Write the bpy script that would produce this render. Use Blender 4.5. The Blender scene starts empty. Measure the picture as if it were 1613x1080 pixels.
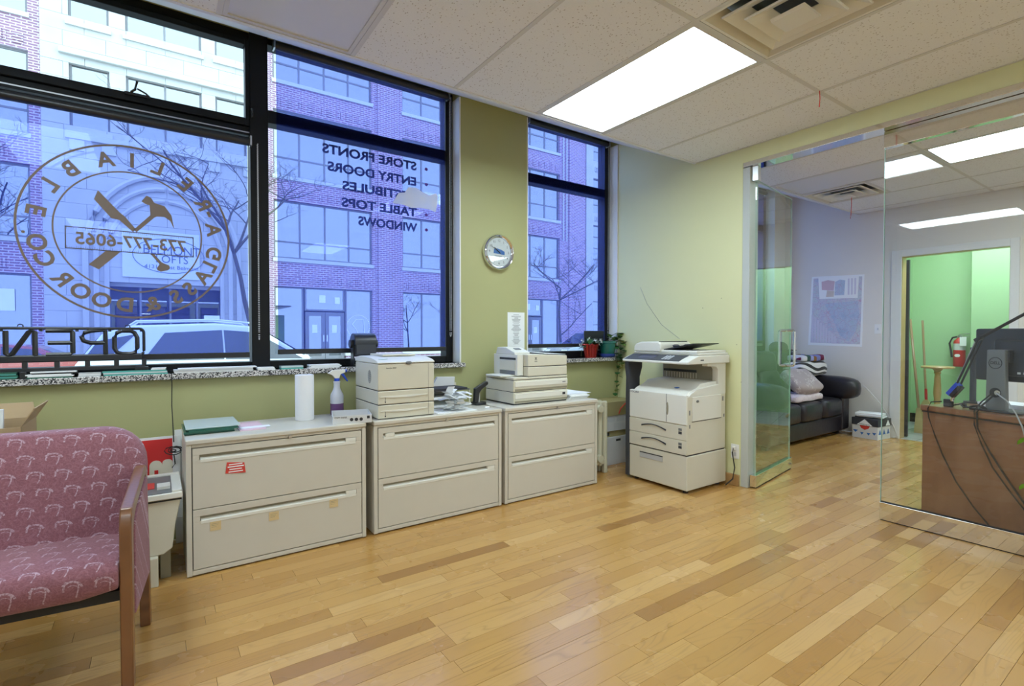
import bpy, bmesh, math, random
from mathutils import Matrix, Vector
R = math.radians
random.seed(7)
scene = bpy.context.scene
COL = scene.collection

# ------------------------------------------------------------------ camera, sky, exposure
cam_data = bpy.data.cameras.new('camera')
cam_data.sensor_width = 36.0
cam_data.lens = 801.5 * 36.0 / 1613.0
cam_data.clip_start = 0.05
cam_data.clip_end = 300
cam = bpy.data.objects.new('camera', cam_data)
cam.location = (0, 0, 1.217)
cam.rotation_euler = (R(90 - 1.055), 0, R(-34.87))
COL.objects.link(cam)
scene.camera = cam

world = bpy.data.worlds.new('overcast_sky')
scene.world = world
world.use_nodes = True
_bg = world.node_tree.nodes['Background']
_bg.inputs[0].default_value = (0.68, 0.95, 1.12, 1)
_bg.inputs[1].default_value = 1.95
LAMP_POWER = 9.5           # radiance of a lit ceiling diffuser
scene.view_settings.view_transform = 'Standard'
scene.view_settings.look = 'None'
scene.view_settings.gamma = 1
scene.view_settings.use_curve_mapping = False
scene.view_settings.exposure = 1.0
try:
    scene.cycles.transparent_max_bounces = 32
    scene.cycles.max_bounces = 16
    scene.cycles.diffuse_bounces = 8
    scene.cycles.sample_clamp_indirect = 6
except Exception:
    pass

# ------------------------------------------------------------------ materials
MATS = {}

class NT:
    """small wrapper for building node trees"""
    def __init__(self, m):
        m.use_nodes = True
        self.t = m.node_tree
        self.t.nodes.clear()
        self.out = self.t.nodes.new('ShaderNodeOutputMaterial')
    def n(self, kind, ins=None, **kw):
        nd = self.t.nodes.new('ShaderNode' + kind)
        for k, v in kw.items():
            setattr(nd, k, v)
        for k, v in (ins or {}).items():
            s = nd.inputs[k]
            if hasattr(v, 'node'):
                self.t.links.new(v, s)
            else:
                if isinstance(v, tuple) and len(v) == 3 and s.type == 'RGBA':
                    v = (*v, 1)
                s.default_value = v
        return nd
    def math(self, op, a, b=0.0, c=0.0):
        nd = self.n('Math', {0: a, 1: b, 2: c}, operation=op)
        return nd.outputs[0]
    def ramp(self, fac, stops, interp='LINEAR'):
        nd = self.n('ValToRGB', {0: fac})
        cr = nd.color_ramp
        cr.interpolation = interp
        while len(cr.elements) < len(stops):
            cr.elements.new(0.5)
        for e, (p, c) in zip(cr.elements, stops):
            e.position = p
            e.color = (*c, 1) if len(c) == 3 else c
        return nd.outputs[0]
    def mix(self, fac, a, b, blend='MIX'):
        nd = self.n('Mix', data_type='RGBA', blend_type=blend)
        for i, v in ((0, fac), (6, a), (7, b)):
            s = nd.inputs[i]
            if hasattr(v, 'node'):
                self.t.links.new(v, s)
            else:
                s.default_value = (*v, 1) if isinstance(v, tuple) and len(v) == 3 else v
        return nd.outputs[2]
    def bsdf(self, color, rough=0.5, metal=0.0, spec=0.5, normal=None, coat=0.0, coat_rough=0.1, sheen=0.0):
        ins = {'Base Color': color, 'Roughness': rough, 'Metallic': metal, 'Specular IOR Level': spec,
               'Coat Weight': coat, 'Coat Roughness': coat_rough, 'Sheen Weight': sheen}
        if normal is not None:
            ins['Normal'] = normal
        return self.n('BsdfPrincipled', ins).outputs[0]
    def bump(self, h, strength=0.3, dist=0.002):
        return self.n('Bump', {'Height': h, 'Strength': strength, 'Distance': dist}).outputs[0]
    def coord(self, which='Object', scale=(1, 1, 1), rot=(0, 0, 0)):
        tc = self.n('TexCoord')
        return self.n('Mapping', {'Vector': tc.outputs[which], 'Scale': scale, 'Rotation': rot}).outputs[0]
    def pos(self, scale=(1, 1, 1)):
        g = self.n('NewGeometry')
        return self.n('Mapping', {'Vector': g.outputs['Position'], 'Scale': scale}).outputs[0]
    def noise(self, vec, scale=5.0, detail=2.0, rough=0.5, dist=0.0):
        return self.n('TexNoise', {'Vector': vec, 'Scale': scale, 'Detail': detail, 'Roughness': rough, 'Distortion': dist}).outputs[0]
    def done(self, shader):
        self.t.links.new(shader, self.out.inputs[0])

def new(name):
    m = bpy.data.materials.new(name)
    MATS[name] = m
    return m, NT(m)

def flat(name, color, rough=0.5, metal=0.0, spec=0.5, bump=0.0, bscale=200, var=0.0, coat=0.0, sheen=0.0):
    """plain painted, plastic, paper or metal surface with a little grain"""
    m, t = new(name)
    p = t.coord('Object')
    c = color
    if var:
        nz = t.noise(p, 9, 4)
        c = t.mix(nz, tuple(x * (1 - var) for x in color), tuple(min(1, x * (1 + var)) for x in color))
    nrm = t.bump(t.noise(p, bscale, 3), bump, 0.001) if bump else None
    t.done(t.bsdf(c, rough, metal, spec, nrm, coat, 0.1, sheen))
    return m

def glow(name, color, strength):
    m, t = new(name)
    t.done(t.n('Emission', {'Color': color, 'Strength': strength}).outputs[0])
    return m

def glass(name, tint=(0.95, 0.985, 0.97), ior=1.5, rough=0.0, haze=0.0):
    m, t = new(name)
    tr = t.n('BsdfTransparent', {'Color': tint}).outputs[0]
    gl = t.n('BsdfGlossy', {'Color': (1, 1, 1), 'Roughness': rough}).outputs[0]
    fr = t.n('Fresnel', {'IOR': ior}).outputs[0]
    bf = t.n('NewGeometry').outputs['Backfacing']          # the rear face only passes light; the front face carries both reflections
    fr = t.math('MINIMUM', t.math('MULTIPLY', t.math('MULTIPLY', fr, 1.7), t.math('SUBTRACT', 1.0, bf)), 1.0)
    s = t.n('MixShader', {0: fr, 1: tr, 2: gl}).outputs[0]
    if haze:
        d = t.n('BsdfDiffuse', {'Color': (0.8, 0.85, 0.9)}).outputs[0]
        nz = t.noise(t.coord('Object'), 3.0, 6, 0.7)
        f = t.math('MULTIPLY', nz, haze)
        s = t.n('MixShader', {0: f, 1: s, 2: d}).outputs[0]
    t.done(s)
    return m

def paint(name, color, speck=0.0):
    m, t = new(name)
    p = t.pos()
    nz = t.noise(p, 1.3, 4)
    c = t.mix(nz, tuple(x * 0.94 for x in color), tuple(min(1, x * 1.05) for x in color))
    if speck:
        v = t.n('TexVoronoi', {'Vector': p, 'Scale': 9.0, 'Randomness': 1.0})
        s = t.math('LESS_THAN', v.outputs['Distance'], 0.035)
        k = t.math('LESS_THAN', t.noise(p, 2.3, 0), 0.42)
        c = t.mix(t.math('MULTIPLY', t.math('MULTIPLY', s, k), speck), c, (0.10, 0.09, 0.07))
    nrm = t.bump(t.noise(p, 260, 2), 0.12, 0.001)
    t.done(t.bsdf(c, 0.5, 0, 0.35, nrm))
    return m

# room surfaces
paint('olive_paint', (0.42, 0.42, 0.205))
paint('yellow_paint', (0.70, 0.70, 0.40), 0.8)
paint('white_paint', (0.74, 0.74, 0.72))
paint('grey_wall_paint', (0.74, 0.71, 0.65))
paint('green_paint', (0.40, 0.60, 0.34))
paint('dark_paint', (0.3, 0.3, 0.28))
flat('white_trim', (0.75, 0.75, 0.73), 0.4)
flat('grid_metal', (0.62, 0.61, 0.58), 0.45)
flat('black_frame', (0.006, 0.007, 0.009), 0.45, spec=0.25)
flat('rubber_black', (0.012, 0.012, 0.013), 0.6)
flat('black_plastic', (0.018, 0.019, 0.022), 0.35)
flat('charcoal_plastic', (0.045, 0.048, 0.058), 0.45)
flat('grey_plastic', (0.16, 0.165, 0.17), 0.4)
flat('cream_metal', (0.60, 0.565, 0.485), 0.38, bump=0.05, bscale=700, var=0.03)
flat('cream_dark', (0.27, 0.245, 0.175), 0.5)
flat('cream_plastic', (0.64, 0.61, 0.50), 0.42, bump=0.06, bscale=600, var=0.03)
flat('cream_light', (0.74, 0.73, 0.66), 0.4, bump=0.05, bscale=600)
flat('seam_dark', (0.03, 0.03, 0.035), 0.6)
flat('chrome', (0.82, 0.83, 0.85), 0.08, 1.0)
flat('polished_steel', (0.80, 0.78, 0.75), 0.06, 1.0)
flat('brushed_steel', (0.62, 0.63, 0.64), 0.3, 1.0)
flat('paper_white', (0.84, 0.86, 0.87), 0.7)
flat('paper_grey', (0.60, 0.62, 0.64), 0.7)
flat('paper_pink', (0.74, 0.52, 0.58), 0.7)
flat('ink', (0.03, 0.03, 0.035), 0.7)
flat('ink_grey', (0.22, 0.22, 0.24), 0.7)
flat('ink_blue', (0.02, 0.13, 0.42), 0.5)
flat('red_label', (0.62, 0.05, 0.035), 0.5)
flat('red_poster', (0.66, 0.03, 0.03), 0.45)
flat('poster_cream', (0.80, 0.76, 0.62), 0.6)
flat('masking_tape', (0.66, 0.50, 0.26), 0.7, var=0.1)
flat('cardboard', (0.44, 0.31, 0.17), 0.85, var=0.12)
flat('cardboard_olive', (0.36, 0.31, 0.14), 0.85, var=0.1)
flat('carton_white', (0.66, 0.67, 0.68), 0.7, var=0.05)
flat('teal_edge', (0.10, 0.42, 0.38), 0.15)
flat('glass_edge_green', (0.03, 0.13, 0.09), 0.2)
flat('glass_edge_pale', (0.45, 0.66, 0.60), 0.15)
flat('glass_top', (0.55, 0.66, 0.68), 0.12)
flat('towel_paper', (0.82, 0.83, 0.86), 0.9, bump=0.5, bscale=90)
flat('blue_plastic', (0.02, 0.08, 0.55), 0.35)
flat('purple_liquid', (0.16, 0.07, 0.20), 0.2)
flat('bottle_plastic', (0.62, 0.64, 0.72), 0.3)
flat('red_foil', (0.36, 0.03, 0.022), 0.25, 0.5, bump=0.9, bscale=60)
flat('green_glaze', (0.015, 0.15, 0.12), 0.15, coat=0.5)
flat('blue_glaze', (0.03, 0.06, 0.30), 0.3)
flat('soil', (0.03, 0.02, 0.015), 0.95)
flat('leaf_dark', (0.035, 0.12, 0.03), 0.4, var=0.3)
flat('leaf_light', (0.17, 0.30, 0.07), 0.4, var=0.3)
flat('leaf_yellow', (0.42, 0.40, 0.09), 0.45, var=0.2)
flat('leaf_bright', (0.22, 0.60, 0.03), 0.4, var=0.1)
flat('petal_white', (0.75, 0.76, 0.74), 0.6)
flat('stem_brown', (0.10, 0.10, 0.04), 0.7)
flat('radiator_paint', (0.58, 0.56, 0.42), 0.4)
flat('monitor_dark', (0.02, 0.024, 0.035), 0.3)
flat('screen_blue', (0.03, 0.04, 0.10), 0.12)
flat('stand_grey', (0.17, 0.175, 0.18), 0.38, 0.3)
flat('cord_white', (0.7, 0.7, 0.68), 0.5)
flat('cord_grey', (0.40, 0.41, 0.42), 0.5)
flat('cord_brown', (0.10, 0.045, 0.03), 0.5)
flat('switch_white', (0.80, 0.80, 0.78), 0.4)
flat('extinguisher_red', (0.55, 0.02, 0.02), 0.3)
flat('broom_straw', (0.52, 0.40, 0.20), 0.9, bump=0.8, bscale=120)
flat('cap_brown', (0.075, 0.05, 0.045), 0.8)
flat('ceramic_grey', (0.45, 0.46, 0.47), 0.4)
flat('asphalt', (0.16, 0.16, 0.165), 0.9, var=0.15)
flat('pavement', (0.42, 0.41, 0.40), 0.9, var=0.1)
flat('car_white', (0.72, 0.74, 0.76), 0.25, coat=0.6)
flat('car_red', (0.40, 0.07, 0.06), 0.25, coat=0.6)
flat('car_blue', (0.20, 0.24, 0.32), 0.25, 0.3, coat=0.6)
flat('car_glass', (0.025, 0.03, 0.045), 0.05, spec=0.9)
flat('tyre', (0.02, 0.02, 0.02), 0.8)
flat('bark', (0.10, 0.085, 0.075), 0.9, bump=0.6, bscale=40)
flat('facade_frame', (0.20, 0.19, 0.20), 0.5)
flat('stone_trim', (0.56, 0.55, 0.52), 0.8, var=0.08)
flat('banner', (0.66, 0.68, 0.70), 0.6)
flat('banner_ink', (0.10, 0.13, 0.25), 0.6)
flat('dark_interior', (0.035, 0.038, 0.05), 0.6)
flat('blind_pale', (0.50, 0.54, 0.55), 0.7)
flat('decal_brown', (0.17, 0.125, 0.10), 0.6)
flat('decal_dark', (0.07, 0.05, 0.045), 0.6)
flat('decal_text', (0.10, 0.10, 0.11), 0.6)
flat('neon_tube', (0.35, 0.34, 0.42), 0.2)
flat('jamb_paint', (0.50, 0.53, 0.50), 0.4)

glass('window_glass', (0.97, 0.985, 0.985))
glass('door_glass', (0.90, 0.965, 0.94))
glass('panel_glass', (0.955, 0.975, 0.965))
glass('sample_glass', (0.75, 0.9, 0.87))
glass('facade_glass', (0.35, 0.42, 0.5), 2.6)

def shade_fabric():
    m, t = new('solar_screen')
    tr = t.n('BsdfTransparent', {'Color': (0.66, 0.71, 0.95)}).outputs[0]
    d = t.n('BsdfDiffuse', {'Color': (0.05, 0.055, 0.12)}).outputs[0]
    tl = t.n('BsdfTranslucent', {'Color': (0.16, 0.20, 0.80)}).outputs[0]
    a = t.n('MixShader', {0: 0.75, 1: d, 2: tl}).outputs[0]
    t.done(t.n('MixShader', {0: 0.13, 1: tr, 2: a}).outputs[0])
shade_fabric()
def white_translucent():
    m, t = new('white_translucent')
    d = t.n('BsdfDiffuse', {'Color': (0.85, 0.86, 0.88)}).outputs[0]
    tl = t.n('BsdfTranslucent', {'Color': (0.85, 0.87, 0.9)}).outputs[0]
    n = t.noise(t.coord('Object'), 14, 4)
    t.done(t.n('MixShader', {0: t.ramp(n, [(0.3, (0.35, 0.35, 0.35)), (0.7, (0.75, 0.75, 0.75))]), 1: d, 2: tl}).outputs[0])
white_translucent()

def ceiling_tile_mat():
    m, t = new('ceiling_tile')
    oi = t.n('ObjectInfo')
    p = t.pos()
    # short worm-like fissures: stretched cells in two directions
    v1 = t.n('TexVoronoi', {'Vector': t.pos((75, 38, 1)), 'Scale': 1.0})
    v2 = t.n('TexVoronoi', {'Vector': t.pos((42, 80, 1)), 'Scale': 1.0})
    f1 = t.math('LESS_THAN', v1.outputs['Distance'], 0.20)
    f2 = t.math('LESS_THAN', v2.outputs['Distance'], 0.17)
    k = t.math('GREATER_THAN', t.noise(p, 30, 1), 0.5)
    f = t.math('MAXIMUM', t.math('MULTIPLY', f1, k), t.math('MULTIPLY', f2, t.math('SUBTRACT', 1.0, k)))
    fine = t.noise(p, 330, 2)
    base = t.mix(fine, (0.74, 0.75, 0.76), (0.86, 0.87, 0.88))
    c = t.mix(t.math('MULTIPLY', f, 0.75), base, (0.34, 0.30, 0.26))
    h = t.math('SUBTRACT', t.math('MULTIPLY', fine, 0.25), f)
    t.done(t.bsdf(c, 0.9, 0, 0.2, t.bump(h, 0.5, 0.003)))
ceiling_tile_mat()

def wood_floor():
    m, t = new('oak_plank')
    oi = t.n('ObjectInfo')
    g = t.n('NewGeometry')
    rnd = t.math('FRACT', t.math('ADD', oi.outputs['Random'], t.math('MULTIPLY', g.outputs['Random Per Island'], 1.0)))
    off = t.n('CombineXYZ', {0: t.math('MULTIPLY', rnd, 37.0), 1: t.math('MULTIPLY', rnd, 91.0), 2: 0.0}).outputs[0]
    pv = t.n('VectorMath', {0: g.outputs['Position'], 1: off}, operation='ADD').outputs[0]
    st = t.n('Mapping', {'Vector': pv, 'Scale': (1.1, 9.5, 1.0)}).outputs[0]
    rings = t.math('FRACT', t.math('MULTIPLY', t.noise(st, 1.0, 1.2, 0.45, 0.25), 15.0))   # contour lines of a stretched noise: cathedral grain
    wav = t.math('ABSOLUTE', t.math('SUBTRACT', t.math('MULTIPLY', rings, 2.0), 1.0))
    fine = t.noise(t.n('Mapping', {'Vector': pv, 'Scale': (7, 240, 1)}).outputs[0], 1.0, 3, 0.6)
    big = t.noise(t.n('Mapping', {'Vector': pv, 'Scale': (1.2, 5, 1)}).outputs[0], 1.0, 3)
    tone = t.ramp(rnd, [(0.0, (0.32, 0.15, 0.037)), (0.10, (0.45, 0.235, 0.06)), (0.5, (0.525, 0.29, 0.082)), (0.85, (0.565, 0.325, 0.10)), (1.0, (0.63, 0.385, 0.14))])
    grain = t.ramp(wav, [(0.0, (0.0, 0.0, 0.0)), (0.15, (0.5, 0.5, 0.5)), (0.42, (1, 1, 1)), (1.0, (1, 1, 1))])
    gsel = t.math('MULTIPLY', t.math('SUBTRACT', 1.0, grain), t.ramp(big, [(0.40, (0.04, 0.04, 0.04)), (0.66, (0.75, 0.75, 0.75))]))
    c = t.mix(gsel, tone, t.mix(0.62, tone, (0.22, 0.115, 0.045)))
    c = t.mix(t.math('MULTIPLY', fine, 0.25), c, t.mix(0.5, tone, (0.34, 0.19, 0.08)))
    rough = t.math('ADD', 0.20, t.math('MULTIPLY', t.noise(g.outputs['Position'], 2.2, 4), 0.14))
    t.done(t.bsdf(c, rough, 0, 0.45, t.bump(fine, 0.08, 0.0006), 0.25, 0.12))
wood_floor()

def fabric_mauve():
    m, t = new('mauve_fabric')
    tc = t.n('TexCoord')
    sp = t.n('SeparateXYZ', {0: tc.outputs['Object']})
    x, y, z = sp.outputs
    u = t.math('MULTIPLY', x, 12.5)
    w = t.math('MULTIPLY', t.math('ADD', t.math('MULTIPLY', y, 1.0), z), 13.0)
    row = t.math('FLOOR', w)
    u = t.math('ADD', u, t.math('MULTIPLY', row, 0.37))
    cu = t.math('SUBTRACT', t.math('FRACT', u), 0.5)
    cv = t.math('SUBTRACT', t.math('FRACT', w), 0.5)
    def arc(ox, oy, rad, th, amin, amax):
        dx = t.math('SUBTRACT', cu, ox)
        dy = t.math('SUBTRACT', cv, oy)
        ln = t.math('SQRT', t.math('ADD', t.math('MULTIPLY', dx, dx), t.math('MULTIPLY', dy, dy)))
        ring = t.math('LESS_THAN', t.math('ABSOLUTE', t.math('SUBTRACT', ln, rad)), th)
        an = t.math('ARCTAN2', dy, dx)
        a = t.math('MULTIPLY', t.math('GREATER_THAN', an, amin), t.math('LESS_THAN', an, amax))
        return t.math('MULTIPLY', ring, a)
    a1 = arc(0.08, -0.06, 0.34, 0.042, 0.25, 2.5)
    a2 = arc(0.95, -0.10, 1.12, 0.034, 2.75, 3.42)
    a3 = arc(0.10, -0.10, 0.22, 0.014, 0.6, 2.2)
    a4 = arc(-0.75, 0.05, 1.05, 0.024, -0.42, 0.12)
    pat = t.math('MAXIMUM', t.math('MAXIMUM', a1, a2), t.math('MAXIMUM', a3, a4))
    # broken like woven threads
    fr = t.n('TexVoronoi', {'Vector': tc.outputs['Object'], 'Scale': 260.0}).outputs['Distance']
    nz = t.noise(tc.outputs['Object'], 180, 2)
    pat = t.math('MULTIPLY', pat, t.ramp(nz, [(0.35, (0.15, 0.15, 0.15)), (0.6, (1, 1, 1))]))
    weave = t.ramp(nz, [(0.2, (0.19, 0.075, 0.095)), (0.8, (0.29, 0.12, 0.145))])
    sub = t.ramp(t.noise(tc.outputs['Object'], 26, 3, 0.5, 2.0), [(0.45, (0, 0, 0)), (0.5, (0.5, 0.5, 0.5)), (0.55, (0, 0, 0))])
    c = t.mix(sub, weave, (0.35, 0.165, 0.205))
    c = t.mix(t.math('MULTIPLY', pat, 0.75), c, (0.56, 0.42, 0.50))
    t.done(t.bsdf(c, 0.85, 0, 0.25, t.bump(t.math('ADD', nz, t.math('MULTIPLY', pat, 0.6)), 0.5, 0.0015), sheen=0.15))
fabric_mauve()

def arm_wood(name, dark, light, rough=0.28, axis=(2, 30, 2), coat=0.3):
    m, t = new(name)
    p = t.coord('Object', axis)
    w = t.n('TexWave', {'Vector': p, 'Scale': 1.0, 'Distortion': 5.0, 'Detail': 3.0, 'Detail Scale': 1.2}, bands_direction='Y').outputs[1]
    n = t.noise(p, 6, 4)
    f = t.math('MULTIPLY', t.math('ADD', w, n), 0.5)
    t.done(t.bsdf(t.mix(f, dark, light), rough, 0, 0.5, None, coat))
arm_wood('arm_wood', (0.13, 0.05, 0.018), (0.24, 0.105, 0.04))
arm_wood('desk_wood', (0.20, 0.085, 0.042), (0.30, 0.14, 0.072), 0.3, (6, 6, 1.5))
arm_wood('base_wood', (0.36, 0.20, 0.07), (0.48, 0.28, 0.11), 0.4)
arm_wood('pale_wood', (0.45, 0.27, 0.10), (0.60, 0.40, 0.18), 0.4)
arm_wood('handle_wood', (0.30, 0.18, 0.09), (0.42, 0.27, 0.15), 0.6)

def granite():
    m, t = new('granite')
    p = t.pos()
    a = t.n('TexVoronoi', {'Vector': p, 'Scale': 190.0}).outputs['Color']
    s = t.n('SeparateColor', {0: a}).outputs[0]
    c = t.ramp(s, [(0.0, (0.03, 0.03, 0.035)), (0.28, (0.22, 0.21, 0.21)), (0.45, (0.52, 0.50, 0.49)), (0.8, (0.72, 0.71, 0.70))], 'CONSTANT')
    t.done(t.bsdf(c, 0.16, 0, 0.5))
granite()

def leather():
    m, t = new('black_leather')
    p = t.coord('Object')
    n = t.noise(p, 9, 5, 0.6)
    v = t.n('TexVoronoi', {'Vector': p, 'Scale': 130.0}).outputs['Distance']
    h = t.math('ADD', t.math('MULTIPLY', n, 2.0), t.math('MULTIPLY', v, 0.15))
    t.done(t.bsdf(t.mix(n, (0.010, 0.009, 0.014), (0.026, 0.022, 0.03)), 0.34, 0, 0.5, t.bump(h, 0.35, 0.006)))
leather()

def brick(name, c1, c2, mortar):
    m, t = new(name)
    g = t.n('NewGeometry')
    sp = t.n('SeparateXYZ', {0: g.outputs['Position']})
    v = t.n('CombineXYZ', {0: t.math('ADD', sp.outputs[0], sp.outputs[1]), 1: sp.outputs[2], 2: 0.0}).outputs[0]
    b = t.n('TexBrick', {'Vector': v, 'Color1': c1, 'Color2': c2, 'Mortar': mortar, 'Scale': 1.0, 'Mortar Size': 0.016,
                         'Brick Width': 0.28, 'Row Height': 0.092, 'Bias': -0.1})
    n = t.noise(v, 1.2, 4)
    c = t.mix(t.math('MULTIPLY', n, 0.35), b.outputs[0], (0.26, 0.15, 0.21))
    t.done(t.bsdf(c, 0.9, 0, 0.2, t.bump(b.outputs['Fac'], -0.4, 0.01)))
brick('brick', (0.36, 0.19, 0.26), (0.25, 0.14, 0.20), (0.66, 0.58, 0.66))

def limestone():
    m, t = new('limestone')
    oi = t.n('ObjectInfo')
    n = t.noise(t.pos(), 1.5, 5)
    c = t.mix(n, (0.47, 0.45, 0.43), (0.60, 0.585, 0.56))
    c = t.mix(t.math('MULTIPLY', oi.outputs['Random'], 0.35), c, (0.50, 0.48, 0.47))
    t.done(t.bsdf(c, 0.85, 0, 0.2, t.bump(t.noise(t.pos(), 40, 3), 0.2, 0.01)))
limestone()

def map_print(name, stops, road, amount):
    m, t = new(name)
    tc = t.n('TexCoord')
    p = tc.outputs['Object']
    n = t.noise(p, 7, 4, 0.6)
    c = t.ramp(n, stops)
    w = t.n('Mix', {4: p, 5: t.n('TexNoise', {'Vector': p, 'Scale': 9.0}).outputs[1], 0: 0.06}, data_type='VECTOR').outputs[1]
    roads = t.ramp(t.n('TexVoronoi', {'Vector': w, 'Scale': 15.0}, feature='DISTANCE_TO_EDGE').outputs['Distance'], [(0.0, (1, 1, 1)), (0.03, (0, 0, 0))])
    c = t.mix(t.math('MULTIPLY', roads, amount), c, road)
    fine = t.ramp(t.noise(p, 150, 2), [(0.55, (0, 0, 0)), (0.62, (1, 1, 1))])
    c = t.mix(t.math('MULTIPLY', fine, 0.4), c, (0.25, 0.25, 0.45))
    t.done(t.bsdf(c, 0.55, 0, 0.4))
map_print('map_print', [(0.3, (0.42, 0.52, 0.66)), (0.46, (0.60, 0.58, 0.68)), (0.6, (0.56, 0.63, 0.66)), (0.75, (0.68, 0.60, 0.60))], (0.55, 0.22, 0.38), 0.6)
map_print('map_state', [(0.35, (0.40, 0.50, 0.66)), (0.5, (0.50, 0.56, 0.70)), (0.65, (0.46, 0.57, 0.66))], (0.52, 0.28, 0.42), 0.7)

flat('map_pink', (0.62, 0.46, 0.52), 0.6, var=0.1)
flat('map_tan', (0.62, 0.54, 0.48), 0.6, var=0.1)
flat('map_index', (0.62, 0.60, 0.70), 0.6, var=0.1)

def zebra():
    m, t = new('zebra_blanket')
    p = t.coord('Object', (3, 4, 7), (0.2, 0.7, 0.5))
    w = t.n('TexWave', {'Vector': p, 'Scale': 0.9, 'Distortion': 11.0, 'Detail': 1.0, 'Detail Scale': 0.6}, bands_direction='DIAGONAL').outputs[1]
    c = t.ramp(w, [(0.0, (0.012, 0.012, 0.016)), (0.5, (0.74, 0.74, 0.78))], 'CONSTANT')
    t.done(t.bsdf(c, 0.9, 0, 0.2, t.bump(t.noise(p, 30, 2), 0.5, 0.004), sheen=0.3))
zebra()

def patterned(name, base, spot, scale=22, thr=0.42, rough=0.85):
    m, t = new(name)
    p = t.coord('Object')
    n = t.n('TexVoronoi', {'Vector': p, 'Scale': scale}, feature='F1').outputs['Distance']
    ring = t.math('LESS_THAN', t.math('ABSOLUTE', t.math('SUBTRACT', n, thr)), 0.07)
    k = t.math('GREATER_THAN', t.noise(p, scale * 0.35, 1), 0.5)
    c = t.mix(t.math('MULTIPLY', t.math('MULTIPLY', ring, k), 0.8), base, spot)
    t.done(t.bsdf(c, rough, 0, 0.2, t.bump(t.noise(p, 60, 2), 0.3, 0.003)))
patterned('pillow_cloth', (0.40, 0.345, 0.35), (0.66, 0.61, 0.62))
patterned('pale_quilt', (0.68, 0.60, 0.64), (0.50, 0.36, 0.44), 40)
def towel_stripes():
    m, t = new('striped_towel')
    tc = t.n('TexCoord')
    sp = t.n('SeparateXYZ', {0: tc.outputs['Object']})
    f = t.math('FRACT', t.math('MULTIPLY', sp.outputs[0], 2.2))
    c = t.ramp(f, [(0.0, (0.20, 0.22, 0.50)), (0.18, (0.16, 0.03, 0.07)), (0.38, (0.62, 0.62, 0.66)), (0.52, (0.05, 0.10, 0.08)), (0.66, (0.30, 0.33, 0.65)), (0.82, (0.26, 0.13, 0.05))], 'CONSTANT')
    t.done(t.bsdf(c, 0.9, 0, 0.2, t.bump(t.noise(tc.outputs['Object'], 90, 2), 0.5, 0.003)))
towel_stripes()
def checker_floor():
    m, t = new('grey_floor_tile')
    b = t.n('TexBrick', {'Vector': t.pos(), 'Color1': (0.34, 0.35, 0.36), 'Color2': (0.40, 0.41, 0.42), 'Mortar': (0.1, 0.1, 0.1), 'Mortar Size': 0.006,
                         'Scale': 1.0, 'Brick Width': 0.3, 'Row Height': 0.3}, offset=0.0)
    t.done(t.bsdf(b.outputs[0], 0.35, 0, 0.4))
checker_floor()
glow('lamp_diffuser', (0.84, 1.0, 1.08), LAMP_POWER)
flat('diffuser_off', (0.66, 0.67, 0.70), 0.3, bump=0.15, bscale=400)
glow('bulb_warm', (1.0, 0.75, 0.4), 4.0)

# ------------------------------------------------------------------ object helpers
WM = {}

def M(name):
    return MATS[name]

def tag(o, label=None, cat=None, group=None, kind=None):
    if label: o['label'] = label
    if cat: o['category'] = cat
    if group: o['group'] = group
    if kind: o['kind'] = kind
    return o

def thing(name, label, cat, loc=(0, 0, 0), rz=0.0, group=None, kind=None):
    o = bpy.data.objects.new(name, None)
    o.empty_display_size = 0.1
    o.location = loc
    o.rotation_euler = (0, 0, R(rz))
    COL.objects.link(o)
    WM[o] = Matrix.Translation(Vector(loc)) @ Matrix.Rotation(R(rz), 4, 'Z')
    return tag(o, label, cat, group, kind)

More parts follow.
